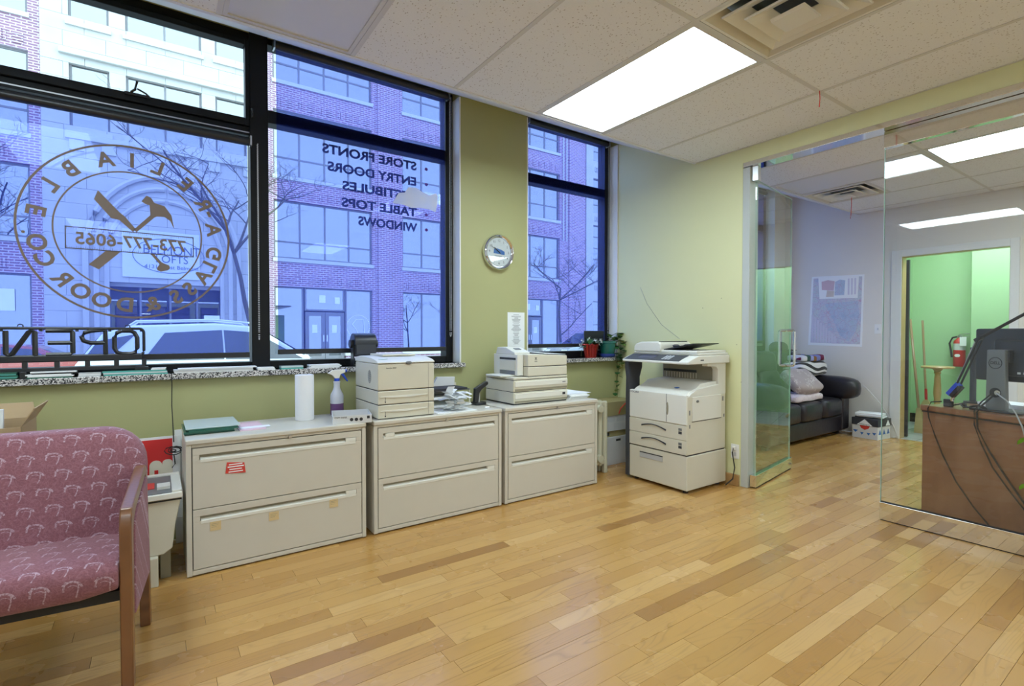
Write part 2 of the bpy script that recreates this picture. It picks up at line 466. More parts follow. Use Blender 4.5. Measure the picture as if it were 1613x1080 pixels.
class MB:
    """collects shapes; build() links them as one mesh object"""
    def __init__(self):
        self.v = []; self.f = []
    def add(self, vs, fs):
        b = len(self.v)
        self.v += [tuple(p) for p in vs]
        self.f += [tuple(b + i for i in f) for f in fs]
        return self
    def box(self, x0, x1, y0, y1, z0, z1):
        return self.add([(x0, y0, z0), (x1, y0, z0), (x1, y1, z0), (x0, y1, z0), (x0, y0, z1), (x1, y0, z1), (x1, y1, z1), (x0, y1, z1)],
                        [(0, 3, 2, 1), (4, 5, 6, 7), (0, 1, 5, 4), (1, 2, 6, 5), (2, 3, 7, 6), (3, 0, 4, 7)])
    def obox(self, c, size, mat3):
        hx, hy, hz = (s / 2 for s in size)
        c = Vector(c)
        vs = [c + mat3 @ Vector((sx * hx, sy * hy, sz * hz)) for sz in (-1, 1) for sx, sy in ((-1, -1), (1, -1), (1, 1), (-1, 1))]
        return self.add(vs, [(0, 3, 2, 1), (4, 5, 6, 7), (0, 1, 5, 4), (1, 2, 6, 5), (2, 3, 7, 6), (3, 0, 4, 7)])
    def prism(self, pts, axis, a, b):
        """polygon given in the two other axes, extruded along axis from a to b"""
        def P(p, d):
            return {'x': (d, p[0], p[1]), 'y': (p[0], d, p[1]), 'z': (p[0], p[1], d)}[axis]
        n = len(pts)
        vs = [P(p, a) for p in pts] + [P(p, b) for p in pts]
        fs = [tuple(range(n - 1, -1, -1)), tuple(range(n, 2 * n))] + [(i, (i + 1) % n, n + (i + 1) % n, n + i) for i in range(n)]
        return self.add(vs, fs)
    def loft(self, rings, closed=True, caps=True):
        n = len(rings[0])
        vs = [p for r in rings for p in r]
        fs = []
        for k in range(len(rings) - 1):
            for i in range(n if closed else n - 1):
                j = (i + 1) % n
                fs.append((k * n + i, k * n + j, (k + 1) * n + j, (k + 1) * n + i))
        if caps:
            fs.append(tuple(range(n - 1, -1, -1)))
            fs.append(tuple((len(rings) - 1) * n + i for i in range(n)))
        return self.add(vs, fs)
    def tube(self, pts, r, n=8, r_end=None):
        pts = [Vector(p) for p in pts]
        rings = []
        up = Vector((0, 0, 1))
        for i, p in enumerate(pts):
            d = (pts[min(i + 1, len(pts) - 1)] - pts[max(i - 1, 0)])
            if d.length < 1e-9: d = Vector((0, 0, 1))
            d.normalize()
            ref = up if abs(d.dot(up)) < 0.95 else Vector((1, 0, 0))
            a = d.cross(ref).normalized(); b = a.cross(d).normalized()
            rr = r if r_end is None else r + (r_end - r) * i / max(1, len(pts) - 1)
            rings.append([p + (a * math.cos(2 * math.pi * k / n) + b * math.sin(2 * math.pi * k / n)) * rr for k in range(n)])
        return self.loft(rings)
    def cyl(self, p0, p1, r, n=16, r1=None):
        return self.tube([p0, p1], r, n, r1)
    def lathe(self, prof, c=(0, 0, 0), n=20):
        rings = [[(c[0] + r * math.cos(2 * math.pi * k / n), c[1] + r * math.sin(2 * math.pi * k / n), c[2] + z) for k in range(n)] for r, z in prof]
        return self.loft(rings)
    def ell(self, c, rad, nu=14, nv=8, p=1.0):
        """ellipsoid; p<1 makes it boxier"""
        def s(v): return math.copysign(abs(v) ** p, v)
        rings = []
        for j in range(1, nv):
            ph = -math.pi / 2 + math.pi * j / nv
            rings.append([(c[0] + rad[0] * s(math.cos(ph)) * s(math.cos(2 * math.pi * k / nu)), c[1] + rad[1] * s(math.cos(ph)) * s(math.sin(2 * math.pi * k / nu)), c[2] + rad[2] * s(math.sin(ph))) for k in range(nu)])
        return self.loft(rings)
    def build(self, name, mat, parent=None, local=False, bevel=0.0, seg=2, smooth=False, kind=None, subd=0, mw=None):
        me = bpy.data.meshes.new(name)
        vs = self.v
        if mw is not None:
            vs = [mw @ Vector(p) for p in vs]
        wm = WM.get(parent) if parent is not None else None
        if wm is not None and not local:
            inv = wm.inverted()
            vs = [inv @ Vector(p) for p in vs]
        me.from_pydata([tuple(p) for p in vs], [], self.f)
        me.validate()
        bm = bmesh.new(); bm.from_mesh(me)
        bmesh.ops.recalc_face_normals(bm, faces=bm.faces)
        bm.to_mesh(me); bm.free()
        me.materials.append(MATS[mat] if isinstance(mat, str) else mat)
        o = bpy.data.objects.new(name, me)
        COL.objects.link(o)
        if parent is not None:
            o.parent = parent
            WM[o] = WM.get(parent, Matrix.Identity(4))
        else:
            WM[o] = Matrix.Identity(4)
        if smooth or bevel:
            me.polygons.foreach_set('use_smooth', [True] * len(me.polygons))
            if not smooth or smooth is not True:
                me.set_sharp_from_angle(angle=R(35))
            elif bevel == 0:
                me.set_sharp_from_angle(angle=R(50))
        if bevel:
            md = o.modifiers.new('bevel', 'BEVEL')
            md.width = bevel; md.segments = seg; md.limit_method = 'ANGLE'; md.angle_limit = R(38)
            md.harden_normals = not (smooth is True)
        if subd:
            md = o.modifiers.new('subdivision', 'SUBSURF')
            md.levels = subd; md.render_levels = subd
        if kind: o['kind'] = kind
        return o

def structure(o):
    o['kind'] = 'structure'
    return o

def box(name, mat, parent, x0, x1, y0, y1, z0, z1, bevel=0.0, seg=2, local=False, kind=None):
    return MB().box(x0, x1, y0, y1, z0, z1).build(name, mat, parent, local, bevel, seg, kind=kind)

def holes_wall(mb, axis, a0, a1, z0, z1, d0, d1, holes):
    """wall slab running along axis ('x' or 'y') from a0 to a1, thickness d0..d1, with rectangular holes (h0,h1,hz0,hz1)"""
    xs = sorted({a0, a1, *[min(max(v, a0), a1) for h in holes for v in h[:2]]})
    zs = sorted({z0, z1, *[min(max(v, z0), z1) for h in holes for v in h[2:]]})
    for k in range(len(zs) - 1):
        run = None
        for i in range(len(xs) - 1):
            cx, cz = (xs[i] + xs[i + 1]) / 2, (zs[k] + zs[k + 1]) / 2
            inside = any(h[0] < cx < h[1] and h[2] < cz < h[3] for h in holes)
            if not inside:
                run = (run[0], xs[i + 1]) if run else (xs[i], xs[i + 1])
            if inside or i == len(xs) - 2:
                if run:
                    if axis == 'x': mb.box(run[0], run[1], d0, d1, zs[k], zs[k + 1])
                    else: mb.box(d0, d1, run[0], run[1], zs[k], zs[k + 1])
                run = None
    return mb

def text_mesh(s, size, extrude=0.0, bold=0.0, align='CENTER', spacing=1.0, shear=0.0):
    """text as vertex/face lists in its own x-y plane"""
    cu = bpy.data.curves.new('lettering', 'FONT')
    cu.body = s; cu.size = size; cu.extrude = extrude; cu.offset = bold
    cu.align_x = align; cu.align_y = 'CENTER'; cu.space_character = spacing; cu.shear = shear
    cu.resolution_u = 3
    o = bpy.data.objects.new('lettering', cu)
    COL.objects.link(o)
    dg = bpy.context.evaluated_depsgraph_get()
    me = bpy.data.meshes.new_from_object(o.evaluated_get(dg))
    vs = [tuple(v.co) for v in me.vertices]
    fs = [tuple(p.vertices) for p in me.polygons]
    bpy.data.objects.remove(o); bpy.data.curves.remove(cu); bpy.data.meshes.remove(me)
    return vs, fs

def lettering(name, s, size, mat, parent, frame, extrude=0.0004, bold=0.0, align='CENTER', spacing=1.0, local=False, mirror=False, squeeze=1.0, shear=0.0):
    """frame: 4x4 matrix placing the text's x-y plane"""
    vs, fs = text_mesh(s, size, extrude, bold, align, spacing, shear)
    k = -1 if mirror else 1
    mb = MB().add([frame @ Vector((v[0] * k * squeeze, v[1], v[2])) for v in vs], fs)
    return mb.build(name, mat, parent, local)

def frame(origin, xaxis, yaxis):
    x = Vector(xaxis).normalized(); y = Vector(yaxis).normalized(); z = x.cross(y)
    m = Matrix((x, y, z)).transposed().to_4x4()
    m.translation = Vector(origin)
    return m

def rect_round(x0, x1, y0, y1, r, n=5, corners=(1, 1, 1, 1)):
    """rounded rectangle outline, corners: bl, br, tr, tl"""
    pts = []
    for (cx, cy, a0), on in zip(((x0, y0, 180), (x1, y0, 270), (x1, y1, 0), (x0, y1, 90)), corners):
        if not on:
            pts.append((cx, cy)); continue
        ox = cx + (r if cx == x0 else -r); oy = cy + (r if cy == y0 else -r)
        for k in range(n + 1):
            a = R(a0 + 90 * k / n)
            pts.append((ox + r * math.cos(a), oy + r * math.sin(a)))
    return pts

def copy_tree(o, parent=None):
    c = o.copy(); COL.objects.link(c); c.parent = parent
    for ch in list(o.children): copy_tree(ch, c)
    return c

# ------------------------------------------------------------------ the setting
FY, GY = 3.59, 3.75            # inner face of the window wall, glass plane
RX, FX = 3.80, 7.05            # right wall of the front room, far wall of the office behind the glass
CZ = 2.674                     # suspended ceiling
EY = 2.714                     # edge of the suspended ceiling towards the windows

# floor: slab plus strip-oak planks
floor = structure(box('floor', 'seam_dark', None, -3.2, FX, -2.5, FY, -0.05, -0.011))
pm = MB().box(-0.5, 0.5, -0.5, 0.5, -0.5, 0.5)
plank_list = []
rng = random.Random(3)
y = -2.5
PW = 0.0795
cyaw = R(34.87)
while y < FY - 0.001:
    y1 = min(y + 0.080, FY)
    x = -3.2 - rng.random() * 0.8
    while x < FX:
        ln = rng.choice((0.35, 0.45, 0.6, 0.7, 0.85, 1.0, 1.2)) * rng.uniform(0.9, 1.1)
        a, b = max(x, -3.2), min(x + ln, FX)
        if b - a > 0.02:
            plank_list.append((a, b, y, y1, rng.uniform(-0.0004, 0.0)))
        x += ln
    y = y1
def plank_rank(p):
    cx, cy = (p[0] + p[1]) / 2, (p[2] + p[3]) / 2
    best = 1e9
    for xx in (p[0], cx, p[1]):
        d = xx * math.sin(cyaw) + cy * math.cos(cyaw)
        s = xx * math.cos(cyaw) - cy * math.sin(cyaw)
        if d > 0.2 and abs(s) / d < 1.0 and 1.217 / d < 0.70:
            best = min(best, d)
    hidden = (cy > 2.99 and 0.1 < cx < 2.9) or cx > RX + 0.3
    return best + (50 if hidden else 0)
plank_list.sort(key=plank_rank)
p0 = pm.build('plank', 'oak_plank', floor)
for i, (a, b, ya, yb, dz) in enumerate(plank_list[:300]):
    o = p0 if i == 0 else p0.copy()
    if i: COL.objects.link(o)
    o.location = ((a + b) / 2, (ya + yb) / 2, -0.006 + dz)
    o.scale = (b - a - 0.0014, yb - ya - 0.0013, 0.012)
rest = MB()
for a, b, ya, yb, dz in plank_list[300:]:
    rest.box(a + 0.0007, b - 0.0007, ya + 0.00065, yb - 0.00065, -0.012, dz)
rest.build('plank_field', 'oak_plank', floor, kind='stuff')

# window wall, right wall, far wall and the walls behind the camera
W12 = (-2.4, 2.0, 0.985, 3.16); W3 = (2.661, 3.80, 0.985, 3.16); W4 = (4.12, 6.78, 0.985, 3.16)
structure(holes_wall(MB(), 'x', -3.3, 3.86, 0, 3.4, FY, 3.82, [W12, W3]).build('wall_front', 'olive_paint'))
structure(holes_wall(MB(), 'x', 3.86, FX + 0.12, 0, 3.4, FY, 3.82, [W4]).build('wall_front_office', 'grey_wall_paint'))
OPENING = (-0.62, 2.27, 0.0, 2.558)
structure(holes_wall(MB(), 'y', -2.6, FY, 0, 3.4, RX, 3.865, [OPENING]).build('wall_right', 'yellow_paint'))
structure(holes_wall(MB(), 'y', -2.6, FY, 0, 3.4, 3.865, 3.93, [OPENING]).build('wall_right_office', 'grey_wall_paint'))
DOORWAY = (1.345, 2.254, 0.0, 2.10)
structure(holes_wall(MB(), 'y', -2.6, FY, 0, 3.4, FX, FX + 0.12, [DOORWAY]).build('wall_far', 'grey_wall_paint'))
structure(box('wall_left', 'white_paint', None, -3.3, -3.2, -2.6, FY, 0, 3.4))
structure(box('wall_back', 'white_paint', None, -3.3, FX + 0.12, -2.6, -2.5, 0, 3.4))
structure(box('light_stop_roof', 'dark_paint', None, -3.4, 9.0, -2.7, 3.82, 3.4, 3.5))  # unseen slab, added to keep sky light from leaking in
# white lining of the window reveals, left of the pier and on the pier
structure(box('trim_1', 'white_paint', None, 1.988, 2.0005, FY - 0.004, GY - 0.05, 0.986, 3.10))
structure(box('trim_2', 'white_paint', None, 2.660, 2.672, FY - 0.002, GY - 0.05, 0.986, 3.10))
structure(box('trim_3', 'white_paint', None, 3.786, 3.7995, FY + 0.002, GY - 0.05, 0.986, 3.10))
structure(box('trim_4', 'white_paint', None, 6.768, 6.782, FY - 0.004, GY - 0.05, 0.986, 3.10))
# sloping soffit from the ceiling edge up to the window heads
for nm, a, b in (('soffit_trim', -3.2, RX), ('soffit_trim', 3.93, FX)):
    structure(MB().prism([(EY, CZ), (FY - 0.002, 3.107), (FY - 0.002, 3.16), (EY, CZ + 0.05)], 'x', a, b).build(nm, 'white_paint'))
structure(box('baseboard_right', 'base_wood', None, 3.775, RX, 2.275, 3.55, 0, 0.09, 0.004))

# granite sills
for nm, a, b in (('window_sill', -2.4, 2.02), ('window_sill', 2.64, 3.799), ('window_sill', 4.10, 6.8)):
    o = box(nm, 'granite' if a < 4 else 'white_trim', None, a, b, 3.545 if a < 2.6 else 3.53, 3.725, 0.950, 0.985, 0.004)
    structure(o)

# suspended ceilings: slab, tiles and T-bars
def ceiling_field(name, x0, x1, xl, yl, y0, y1, skip, cross=()):
    """xl, yl: grid lines; skip: cells taken by lights and vents; cross: extra short bars (xa, xb, y)"""
    c = structure(box(name, 'dark_paint', None, x0, x1, y0, y1, 2.74, 2.77))
    xs = [x0] + [v for v in xl if x0 < v < x1] + [x1]
    ys = [y0] + [v for v in yl if y0 < v < y1] + [y1]
    for i in range(len(xs) - 1):
        for j in range(len(ys) - 1):
            a, b, p, q = xs[i], xs[i + 1], ys[j], ys[j + 1]
            cells = [(a, b, p, q)]
            for (sa, sb, sp, sq) in skip:
                nxt = []
                for (a2, b2, p2, q2) in cells:
                    if sa < (a2 + b2) / 2 < sb and sp < q2 - 0.05 and sq > p2 + 0.05:
                        if sp > p2 + 0.05: nxt.append((a2, b2, p2, sp))
                        if sq < q2 - 0.05: nxt.append((a2, b2, sq, q2))
                    else: nxt.append((a2, b2, p2, q2))
                cells = nxt
            for (a2, b2, p2, q2) in cells:
                box('ceiling_tile', 'ceiling_tile', c, a2 + 0.008, b2 - 0.008, p2 + 0.008, q2 - 0.008, CZ + 0.001, CZ + 0.014)
    for v in xs: box('grid_bar', 'grid_metal', c, v - 0.012 if v > x0 else v, v + 0.012 if v < x1 else v, y0, y1, CZ - 0.002, CZ + 0.024)
    for v in ys[:-1] if name != 'x' else ys:
        for i in range(len(xs) - 1):
            box('grid_bar', 'grid_metal', c, xs[i] + 0.012, xs[i + 1] - 0.012, v - 0.012 if v > y0 else v, v + 0.012, CZ - 0.0019, CZ + 0.02)
    for (a, b, v) in cross:
        box('grid_bar', 'grid_metal', c, a + 0.012, b - 0.012, v - 0.012, v + 0.012, CZ - 0.0019, CZ + 0.02)
    box('edge_trim', 'white_trim', c, x0, x1, EY - 0.022, EY, CZ - 0.004, CZ + 0.03)
    return c
YL = [-2.18, -0.96, 0.26, 1.48]
XLF = [0.245 + 0.61 * k for k in range(-5, 6)]
XLB = [4.39 + 0.61 * k for k in range(0, 5)]
LIT_F = [(2.075, 2.685, 1.48, 2.70), (-0.975, -0.365, 1.48, 2.70), (2.075, 2.685, -2.18, -0.96), (-0.975, -0.365, -2.18, -0.96)]
UNLIT_F = [(0.245, 0.855, 1.48, 2.70)]
VENT_F = (2.075, 2.685, 0.87, 1.48)
LIT_B = [(5.0, 5.61, 0.26, 1.48), (5.0, 5.61, -2.18, -0.96)]
UNLIT_B = [(5.0, 5.61, 1.48, 2.70)]
VENT_B = (5.61, 6.22, 2.09, 2.70)
ceiling_field('ceiling', -3.2, RX, XLF, YL, -2.5, EY, [(a, b, p, EY if q > 2.6 else q) for a, b, p, q in LIT_F + UNLIT_F] + [VENT_F], [(VENT_F[0], VENT_F[1], VENT_F[2])])
ceiling_field('ceiling_office', 3.93, FX, XLB, YL, -2.5, EY, [(a, b, p, EY if q > 2.6 else q) for a, b, p, q in LIT_B + UNLIT_B] + [(*VENT_B[:3], EY)], [(VENT_B[0], VENT_B[1], VENT_B[2])])

def troffer(a, b, p, q, lit, label, group, z=CZ):
    t = thing('ceiling_light', label, 'light', ((a + b) / 2, (p + q) / 2, z), group=group)
    m = MB()
    for r in ((a + .013, a + .032, p + .013, q - .013), (b - .032, b - .013, p + .013, q - .013), (a + .032, b - .032, p + .013, p + .032), (a + .032, b - .032, q - .032, q - .013)):
        m.box(*r, z - 0.001, z + 0.022)
    m.build('frame', 'grid_metal', t)
    box('diffuser', 'lamp_diffuser' if lit else 'diffuser_off', t, a + .032, b - .032, p + .032, q - .032, z + 0.006, z + 0.02)
    return t
troffer(*LIT_F[0], True, 'lit fluorescent ceiling panel beside the square air vent', 'ceiling light panels')
troffer(*LIT_F[1], True, 'lit fluorescent ceiling panel over the mauve settee', 'ceiling light panels')
troffer(*LIT_F[2], True, 'added unseen ceiling panel behind the viewer, towards the glass wall', 'ceiling light panels')  # added out of view to even out the room light
troffer(*LIT_F[3], True, 'added unseen ceiling panel behind the viewer, towards the settee side', 'ceiling light panels')  # its twin, likewise an unseen fill light for the front room
troffer(*UNLIT_F[0], False, 'unlit ceiling panel above the window with the phone number', 'ceiling light panels')
troffer(*LIT_B[0], True, 'lit ceiling panel in the office behind the glass', 'office ceiling lights')
troffer(*LIT_B[1], True, 'added unseen ceiling panel deep in the office beyond the desk', 'office ceiling lights')  # unseen extra panel, put in to brighten the office
troffer(*UNLIT_B[0], False, 'unlit ceiling panel in the office beside the louvred vent', 'office ceiling lights')

def diffuser_vent(a, b, p, q, label, dark='cream_dark'):
    cx, cy, h = (a + b) / 2, (p + q) / 2, (b - a) / 2 - 0.014
    t = thing('air_vent', label, 'vent', (cx, cy, CZ), group='ceiling air vents')
    def ring(r0, z0, r1, z1, th):
        m = MB()
        s = ((-1, -1), (1, -1), (1, 1), (-1, 1))
        A = [(cx + sx * r0, cy + sy * r0, z0) for sx, sy in s]; B = [(cx + sx * r1, cy + sy * r1, z1) for sx, sy in s]
        A2 = [(x, yy, z + th) for x, yy, z in A]; B2 = [(x, yy, z + th) for x, yy, z in B]
        v = A + B + A2 + B2; f = []
        for i in range(4):
            j = (i + 1) % 4
            f += [(i, j, 4 + j, 4 + i), (8 + i, 12 + i, 12 + j, 8 + j), (i, 8 + i, 8 + j, j), (4 + i, 4 + j, 12 + j, 12 + i)]
        return m.add(v, f)
    ring(h, CZ - 0.001, h * 0.95, CZ - 0.001, 0.006).build('frame', 'cream_light', t)
    ring(h * .95, CZ, h * 0.74, CZ + 0.050, 0.003).build('recess_pan', 'cream_plastic', t)
    for k, (r0, r1) in enumerate(((0.76, 0.46), (0.52, 0.24))):
        zk = CZ - 0.004 - k * 0.016
        lv = ring(h * r0, zk, h * r1, zk + 0.040, 0.003).build('louvre', 'cream_light', t)
        ring(h * (r0 + .012), zk + .004, h * r0, zk - .001, 0.004).build('louvre_rim', 'cream_light', lv)
    MB().prism([(cx - h * .27, CZ - .030), (cx - h * .22, CZ - .040), (cx + h * .22, CZ - .040), (cx + h * .27, CZ - .030)], 'y', cy - h * .26, cy + h * .26).build('centre_plate', 'cream_light', t)
    MB().box(cx - h * .97, cx + h * .97, cy - h * .97, cy + h * .97, CZ + 0.056, CZ + 0.060).build('duct_back', 'black_plastic', t)
    return t
diffuser_vent(*VENT_F, 'square louvred air vent in the front room ceiling beside the lit panel')
diffuser_vent(*VENT_B, 'square louvred air vent in the office ceiling beyond the glass')
st = MB().tube([(3.27, 1.47, CZ - 0.003), (3.272, 1.468, CZ - 0.05), (3.268, 1.47, CZ - 0.10)], 0.003, 5).build('ribbon', 'red_label')
tag(st, 'short red ribbon hanging from the ceiling grid', 'ribbon')
st = MB().tube([(5.95, 2.35, CZ - 0.03), (5.955, 2.35, CZ - 0.12), (5.945, 2.352, CZ - 0.22), (5.93, 2.35, CZ - 0.26)], 0.003, 5).build('ribbon', 'red_label')
tag(st, 'red ribbon dangling from the office ceiling vent', 'ribbon')

# ------------------------------------------------------------------ windows
def bars(name, lst, parent=None, mat='black_frame', bevel=0.004):
    m = MB()
    for b in lst: m.box(*b)
    return m.build(name, mat, parent, bevel=bevel)
A, B = 3.70, 3.80
w1 = structure(bars('window_1', [(-2.4, -2.33, A, B, .985, 3.16), (0.504, 0.612, A - .02, B, .985, 3.16), (-1.06, -0.95, A, B, .985, 3.16), (-2.33, 0.504, A, B, .985, 1.033),
                                 (-2.33, 0.504, A, B, 3.10, 3.16), (-2.33, 0.504, A, B, 2.50, 2.555)]))
box('glint_strip', 'brushed_steel', w1, -0.95, 0.504, 3.6985, 3.7005, 2.515, 2.522)  # steel strip standing in for a bright reflection line on the black frame
pane1 = box('pane', 'window_glass', w1, -0.95, 0.504, GY - .003, GY + .003, 1.033, 2.50)
box('pane', 'window_glass', w1, -2.33, -1.06, GY - .003, GY + .003, 1.033, 2.50)
box('pane', 'window_glass', w1, -2.33, -1.06, GY - .003, GY + .003, 2.555, 3.10)
sash = bars('sash', [(-0.95, -0.90, 3.675, 3.75, 2.555, 3.10), (0.478, 0.504, 3.675, 3.75, 2.555, 3.10), (-0.90, 0.478, 3.675, 3.75, 2.555, 2.602), (-0.90, 0.478, 3.675, 3.75, 3.066, 3.10)], w1)
box('sash_pane', 'window_glass', sash, -0.90, 0.478, GY - .03, GY - .024, 2.602, 3.066)
MB().box(-0.14, -0.02, 3.66, 3.676, 2.585, 2.60).tube([(-0.11, 3.66, 2.60), (-0.09, 3.645, 2.615), (-0.08, 3.64, 2.66)], 0.007, 6).tube([(-0.08, 3.645, 2.62), (-0.04, 3.65, 2.605), (-0.02, 3.66, 2.59)], 0.005, 6).build('latch', 'black_plastic', sash)
MB().tube([(0.515, 3.67, 2.66), (0.515, 3.655, 2.66), (0.515, 3.65, 2.60)], 0.008, 6).build('lever', 'black_plastic', sash)
w2 = structure(bars('window_2', [(1.925, 1.988, A, B, .985, 3.16), (0.612, 1.925, A, B, .985, 1.036), (0.612, 1.925, A, B, 3.12, 3.16), (0.612, 1.925, A, B, 2.61, 2.695)]))
pane2 = box('pane', 'window_glass', w2, 0.612, 1.925, GY - .003, GY + .003, 1.036, 2.61)
box('pane', 'window_glass', w2, 0.612, 1.925, GY - .003, GY + .003, 2.695, 3.12)
w3 = structure(bars('window_3', [(2.672, 2.74, A, B, .985, 3.16), (3.72, 3.786, A, B, .985, 3.16), (2.74, 3.72, A, B, .985, 1.05), (2.74, 3.72, A, B, 3.12, 3.16), (2.74, 3.72, A, B, 2.585, 2.67)]))
box('pane', 'window_glass', w3, 2.74, 3.72, GY - .003, GY + .003, 1.05, 2.585)
box('pane', 'window_glass', w3, 2.74, 3.72, GY - .003, GY + .003, 2.67, 3.12)
w4 = structure(bars('window_4', [(4.12, 4.20, A, B, .985, 3.16), (6.70, 6.768, A, B, .985, 3.16), (5.42, 5.50, A, B, .985, 3.16), (4.2, 6.7, A, B, .985, 1.05), (4.2, 6.7, A, B, 3.10, 3.16), (4.2, 6.7, A, B, 2.585, 2.67)]))
for a, b in ((4.2, 5.42), (5.5, 6.7)):
    box('pane', 'window_glass', w4, a, b, GY - .003, GY + .003, 1.05, 2.585)
    box('pane', 'window_glass', w4, a, b, GY - .003, GY + .003, 2.67, 3.10)

DY = GY - 0.006
# list of goods on the second window, mirrored too
for s, z, wd in (('STORE FRONTS', 2.530, 0.72), ('ENTRY DOORS', 2.409, 0.683), ('VESTIBULES', 2.289, 0.58), ('TABLE TOPS', 2.168, 0.586), ('WINDOWS', 2.048, 0.465)):
    vs, fs = text_mesh(s, 0.085, 0.0005, 0.003, 'LEFT', 1.0, 0.0)
    w = max(v[0] for v in vs)
    k = wd / w
    MB().add([(1.690 - v[0] * k, DY, z + v[1] * 1.05) if v[2] < 0 else (1.690 - v[0] * k, DY - .001, z + v[1] * 1.05) for v in vs], fs).build('lettering', 'decal_text', pane2)
    MB().cyl((1.775, DY, z - 0.002), (1.775, DY + .001, z - 0.002), 0.013, 12).build('bullet', 'red_label', pane2)

# --- roller shades of see-through blue solar screen
def roller_shade(x0, x1, z0, z1, label, chain_x):
    t = thing('roller_shade', label, 'roller shade', ((x0 + x1) / 2, 3.69, z0), group='solar screen roller shades')
    MB().cyl((x0 - .01, 3.671, z1 + .030), (x1 + .01, 3.671, z1 + .030), 0.0265, 16).build('roller_tube', 'black_plastic', t, smooth='angle')
    box('screen', 'solar_screen', t, x0, x1, 3.6940, 3.6946, z0 + .01, z1 + .030)
    box('bottom_bar', 'black_plastic', t, x0 - .004, x1 + .004, 3.684, 3.699, z0 - .012, z0 + .022, 0.004)
    for xx in (x0 - .022, x1 + .012): box('bracket', 'brushed_steel', t, xx, xx + .010, 3.64, 3.699, z1, z1 + .062)
    m = MB()
    zb = z0 + 0.12
    n = int((z1 - zb) / 0.012)
    for dy in (3.655, 3.679):
        for k in range(n):
            m.ell((chain_x, dy, z1 + .02 - k * 0.012), (0.0035, 0.0035, 0.0045), 6, 4)
    for k in range(9):
        a = math.pi * k / 8
        m.ell((chain_x, 3.667 - 0.012 * math.cos(a), zb + .015 - 0.03 * math.sin(a)), (0.0035, 0.0035, 0.0045), 6, 4)
    m.build('bead_chain', 'paper_grey', t)
    return t
rs1 = roller_shade(-0.93, 0.488, 1.075, 2.42, 'blue see-through roller shade over the round trade mark window', 0.545)
rs2 = roller_shade(0.665, 1.915, 1.09, 3.085, 'blue see-through roller shade over the window listing store fronts', 1.95)
roller_shade(2.745, 3.715, 1.10, 3.085, 'narrow blue see-through roller shade above the potted plants', 3.75)

roller_shade(4.215, 6.685, 1.10, 3.06, 'blue see-through roller shade over the office window behind the sofa', 6.72)
# --- round trade mark over the first window (reads from the street, so mirrored here)
DY = 3.6928
LC = (-0.1152, 1.803)
def on_glass(pts): return [(LC[0] + p[0], LC[1] + p[1]) for p in pts]
def ring2(r0, r1, n=72, c=LC):
    m = MB()
    v = []
    for k in range(n):
        a = 2 * math.pi * k / n
        for r in (r0, r1):
            for d in (DY, DY + 0.001):
                v.append((c[0] + r * math.cos(a), d, c[1] + r * math.sin(a)))
    f = []
    for k in range(n):
        i, j = 4 * k, 4 * ((k + 1) % n)
        f += [(i, j, j + 2, i + 2), (i + 1, i + 3, j + 3, j + 1), (i, i + 1, j + 1, j), (i + 2, j + 2, j + 3, i + 3)]
    return m.add(v, f)
ring2(0.487, 0.498).build('outer_ring', 'decal_brown', rs1)
ring2(0.341, 0.349).build('inner_ring', 'decal_brown', rs1)
def arc_letter(ch, ang, rad, top_out, size=0.112):
    a = R(ang)
    rd = Vector((math.cos(a), 0, math.sin(a)))
    up = rd if top_out else -rd
    # text is mirrored left-right: its x axis runs against the reading direction seen from indoors
    xa = Vector((up.z, 0, -up.x))
    org = Vector((LC[0], DY, LC[1])) + rd * rad
    fr = Matrix((xa, up, Vector((0, -1, 0)))).transposed().to_4x4(); fr.translation = org
    vs, fs = text_mesh(ch, size, 0.0005, 0.0035)
    if not vs: return MB()
    bx = [v[0] for v in vs]; by = [v[1] for v in vs]
    cx, cy = (min(bx) + max(bx)) / 2, (min(by) + max(by)) / 2
    if ch in '.': cy = 0.04 * size
    return MB().add([fr @ Vector((-(v[0] - cx), v[1] - cy, v[2])) for v in vs], fs)
def put(ch, ang, rad, out):
    arc_letter(ch, ang, rad * .985, out).build('letter', 'decal_brown', rs1)
for ch, a in zip('A-RELIABLE', (8.7, 22, 31.4, 50.6, 72.4, 89.3, 106.5, 130.3, 149.0, 170.1)): put(ch, a, 0.423, True)
for ch, a in zip('GLASS&DOORCO', (-11.6, -24.1, -33.8, -48.0, -59.9, -77.3, -95.1, -109.7, -123.5, -137.7, -154.0, -166.7)): put(ch, a, 0.426, False)
lettering('stop_mark', '.', 0.13, 'decal_brown', rs1, frame((LC[0] - 0.462, DY, LC[1] - 0.015), (1, 0, 0), (0, 0, 1)))
def decal(name, pts, mat='decal_brown', d=0.0):
    return MB().prism(on_glass(pts), 'y', DY - d, DY - d + 0.001).build(name, mat, rs1)
decal('chisel_mark', [(-0.151, 0.221), (-0.169, 0.168), (-0.093, 0.071), (-0.057, 0.065), (0.005, 0.004), (0.019, 0.022), (-0.031, 0.088), (-0.057, 0.111)])
decal('hammer_mark', [(0.047, 0.187), (0.071, 0.224), (0.093, 0.215), (0.109, 0.187), (0.159, 0.174), (0.192, 0.124), (0.206, 0.042), (0.186, 0.089), (0.158, 0.11), (0.119, 0.108), (0.108, 0.1), (0.022, 0.004), (0.008, 0.017), (0.089, 0.113), (0.085, 0.17), (0.066, 0.174)])
decal('blade_mark', [(-0.054, -0.117), (-0.120, -0.117), (-0.196, -0.199), (-0.152, -0.224)])
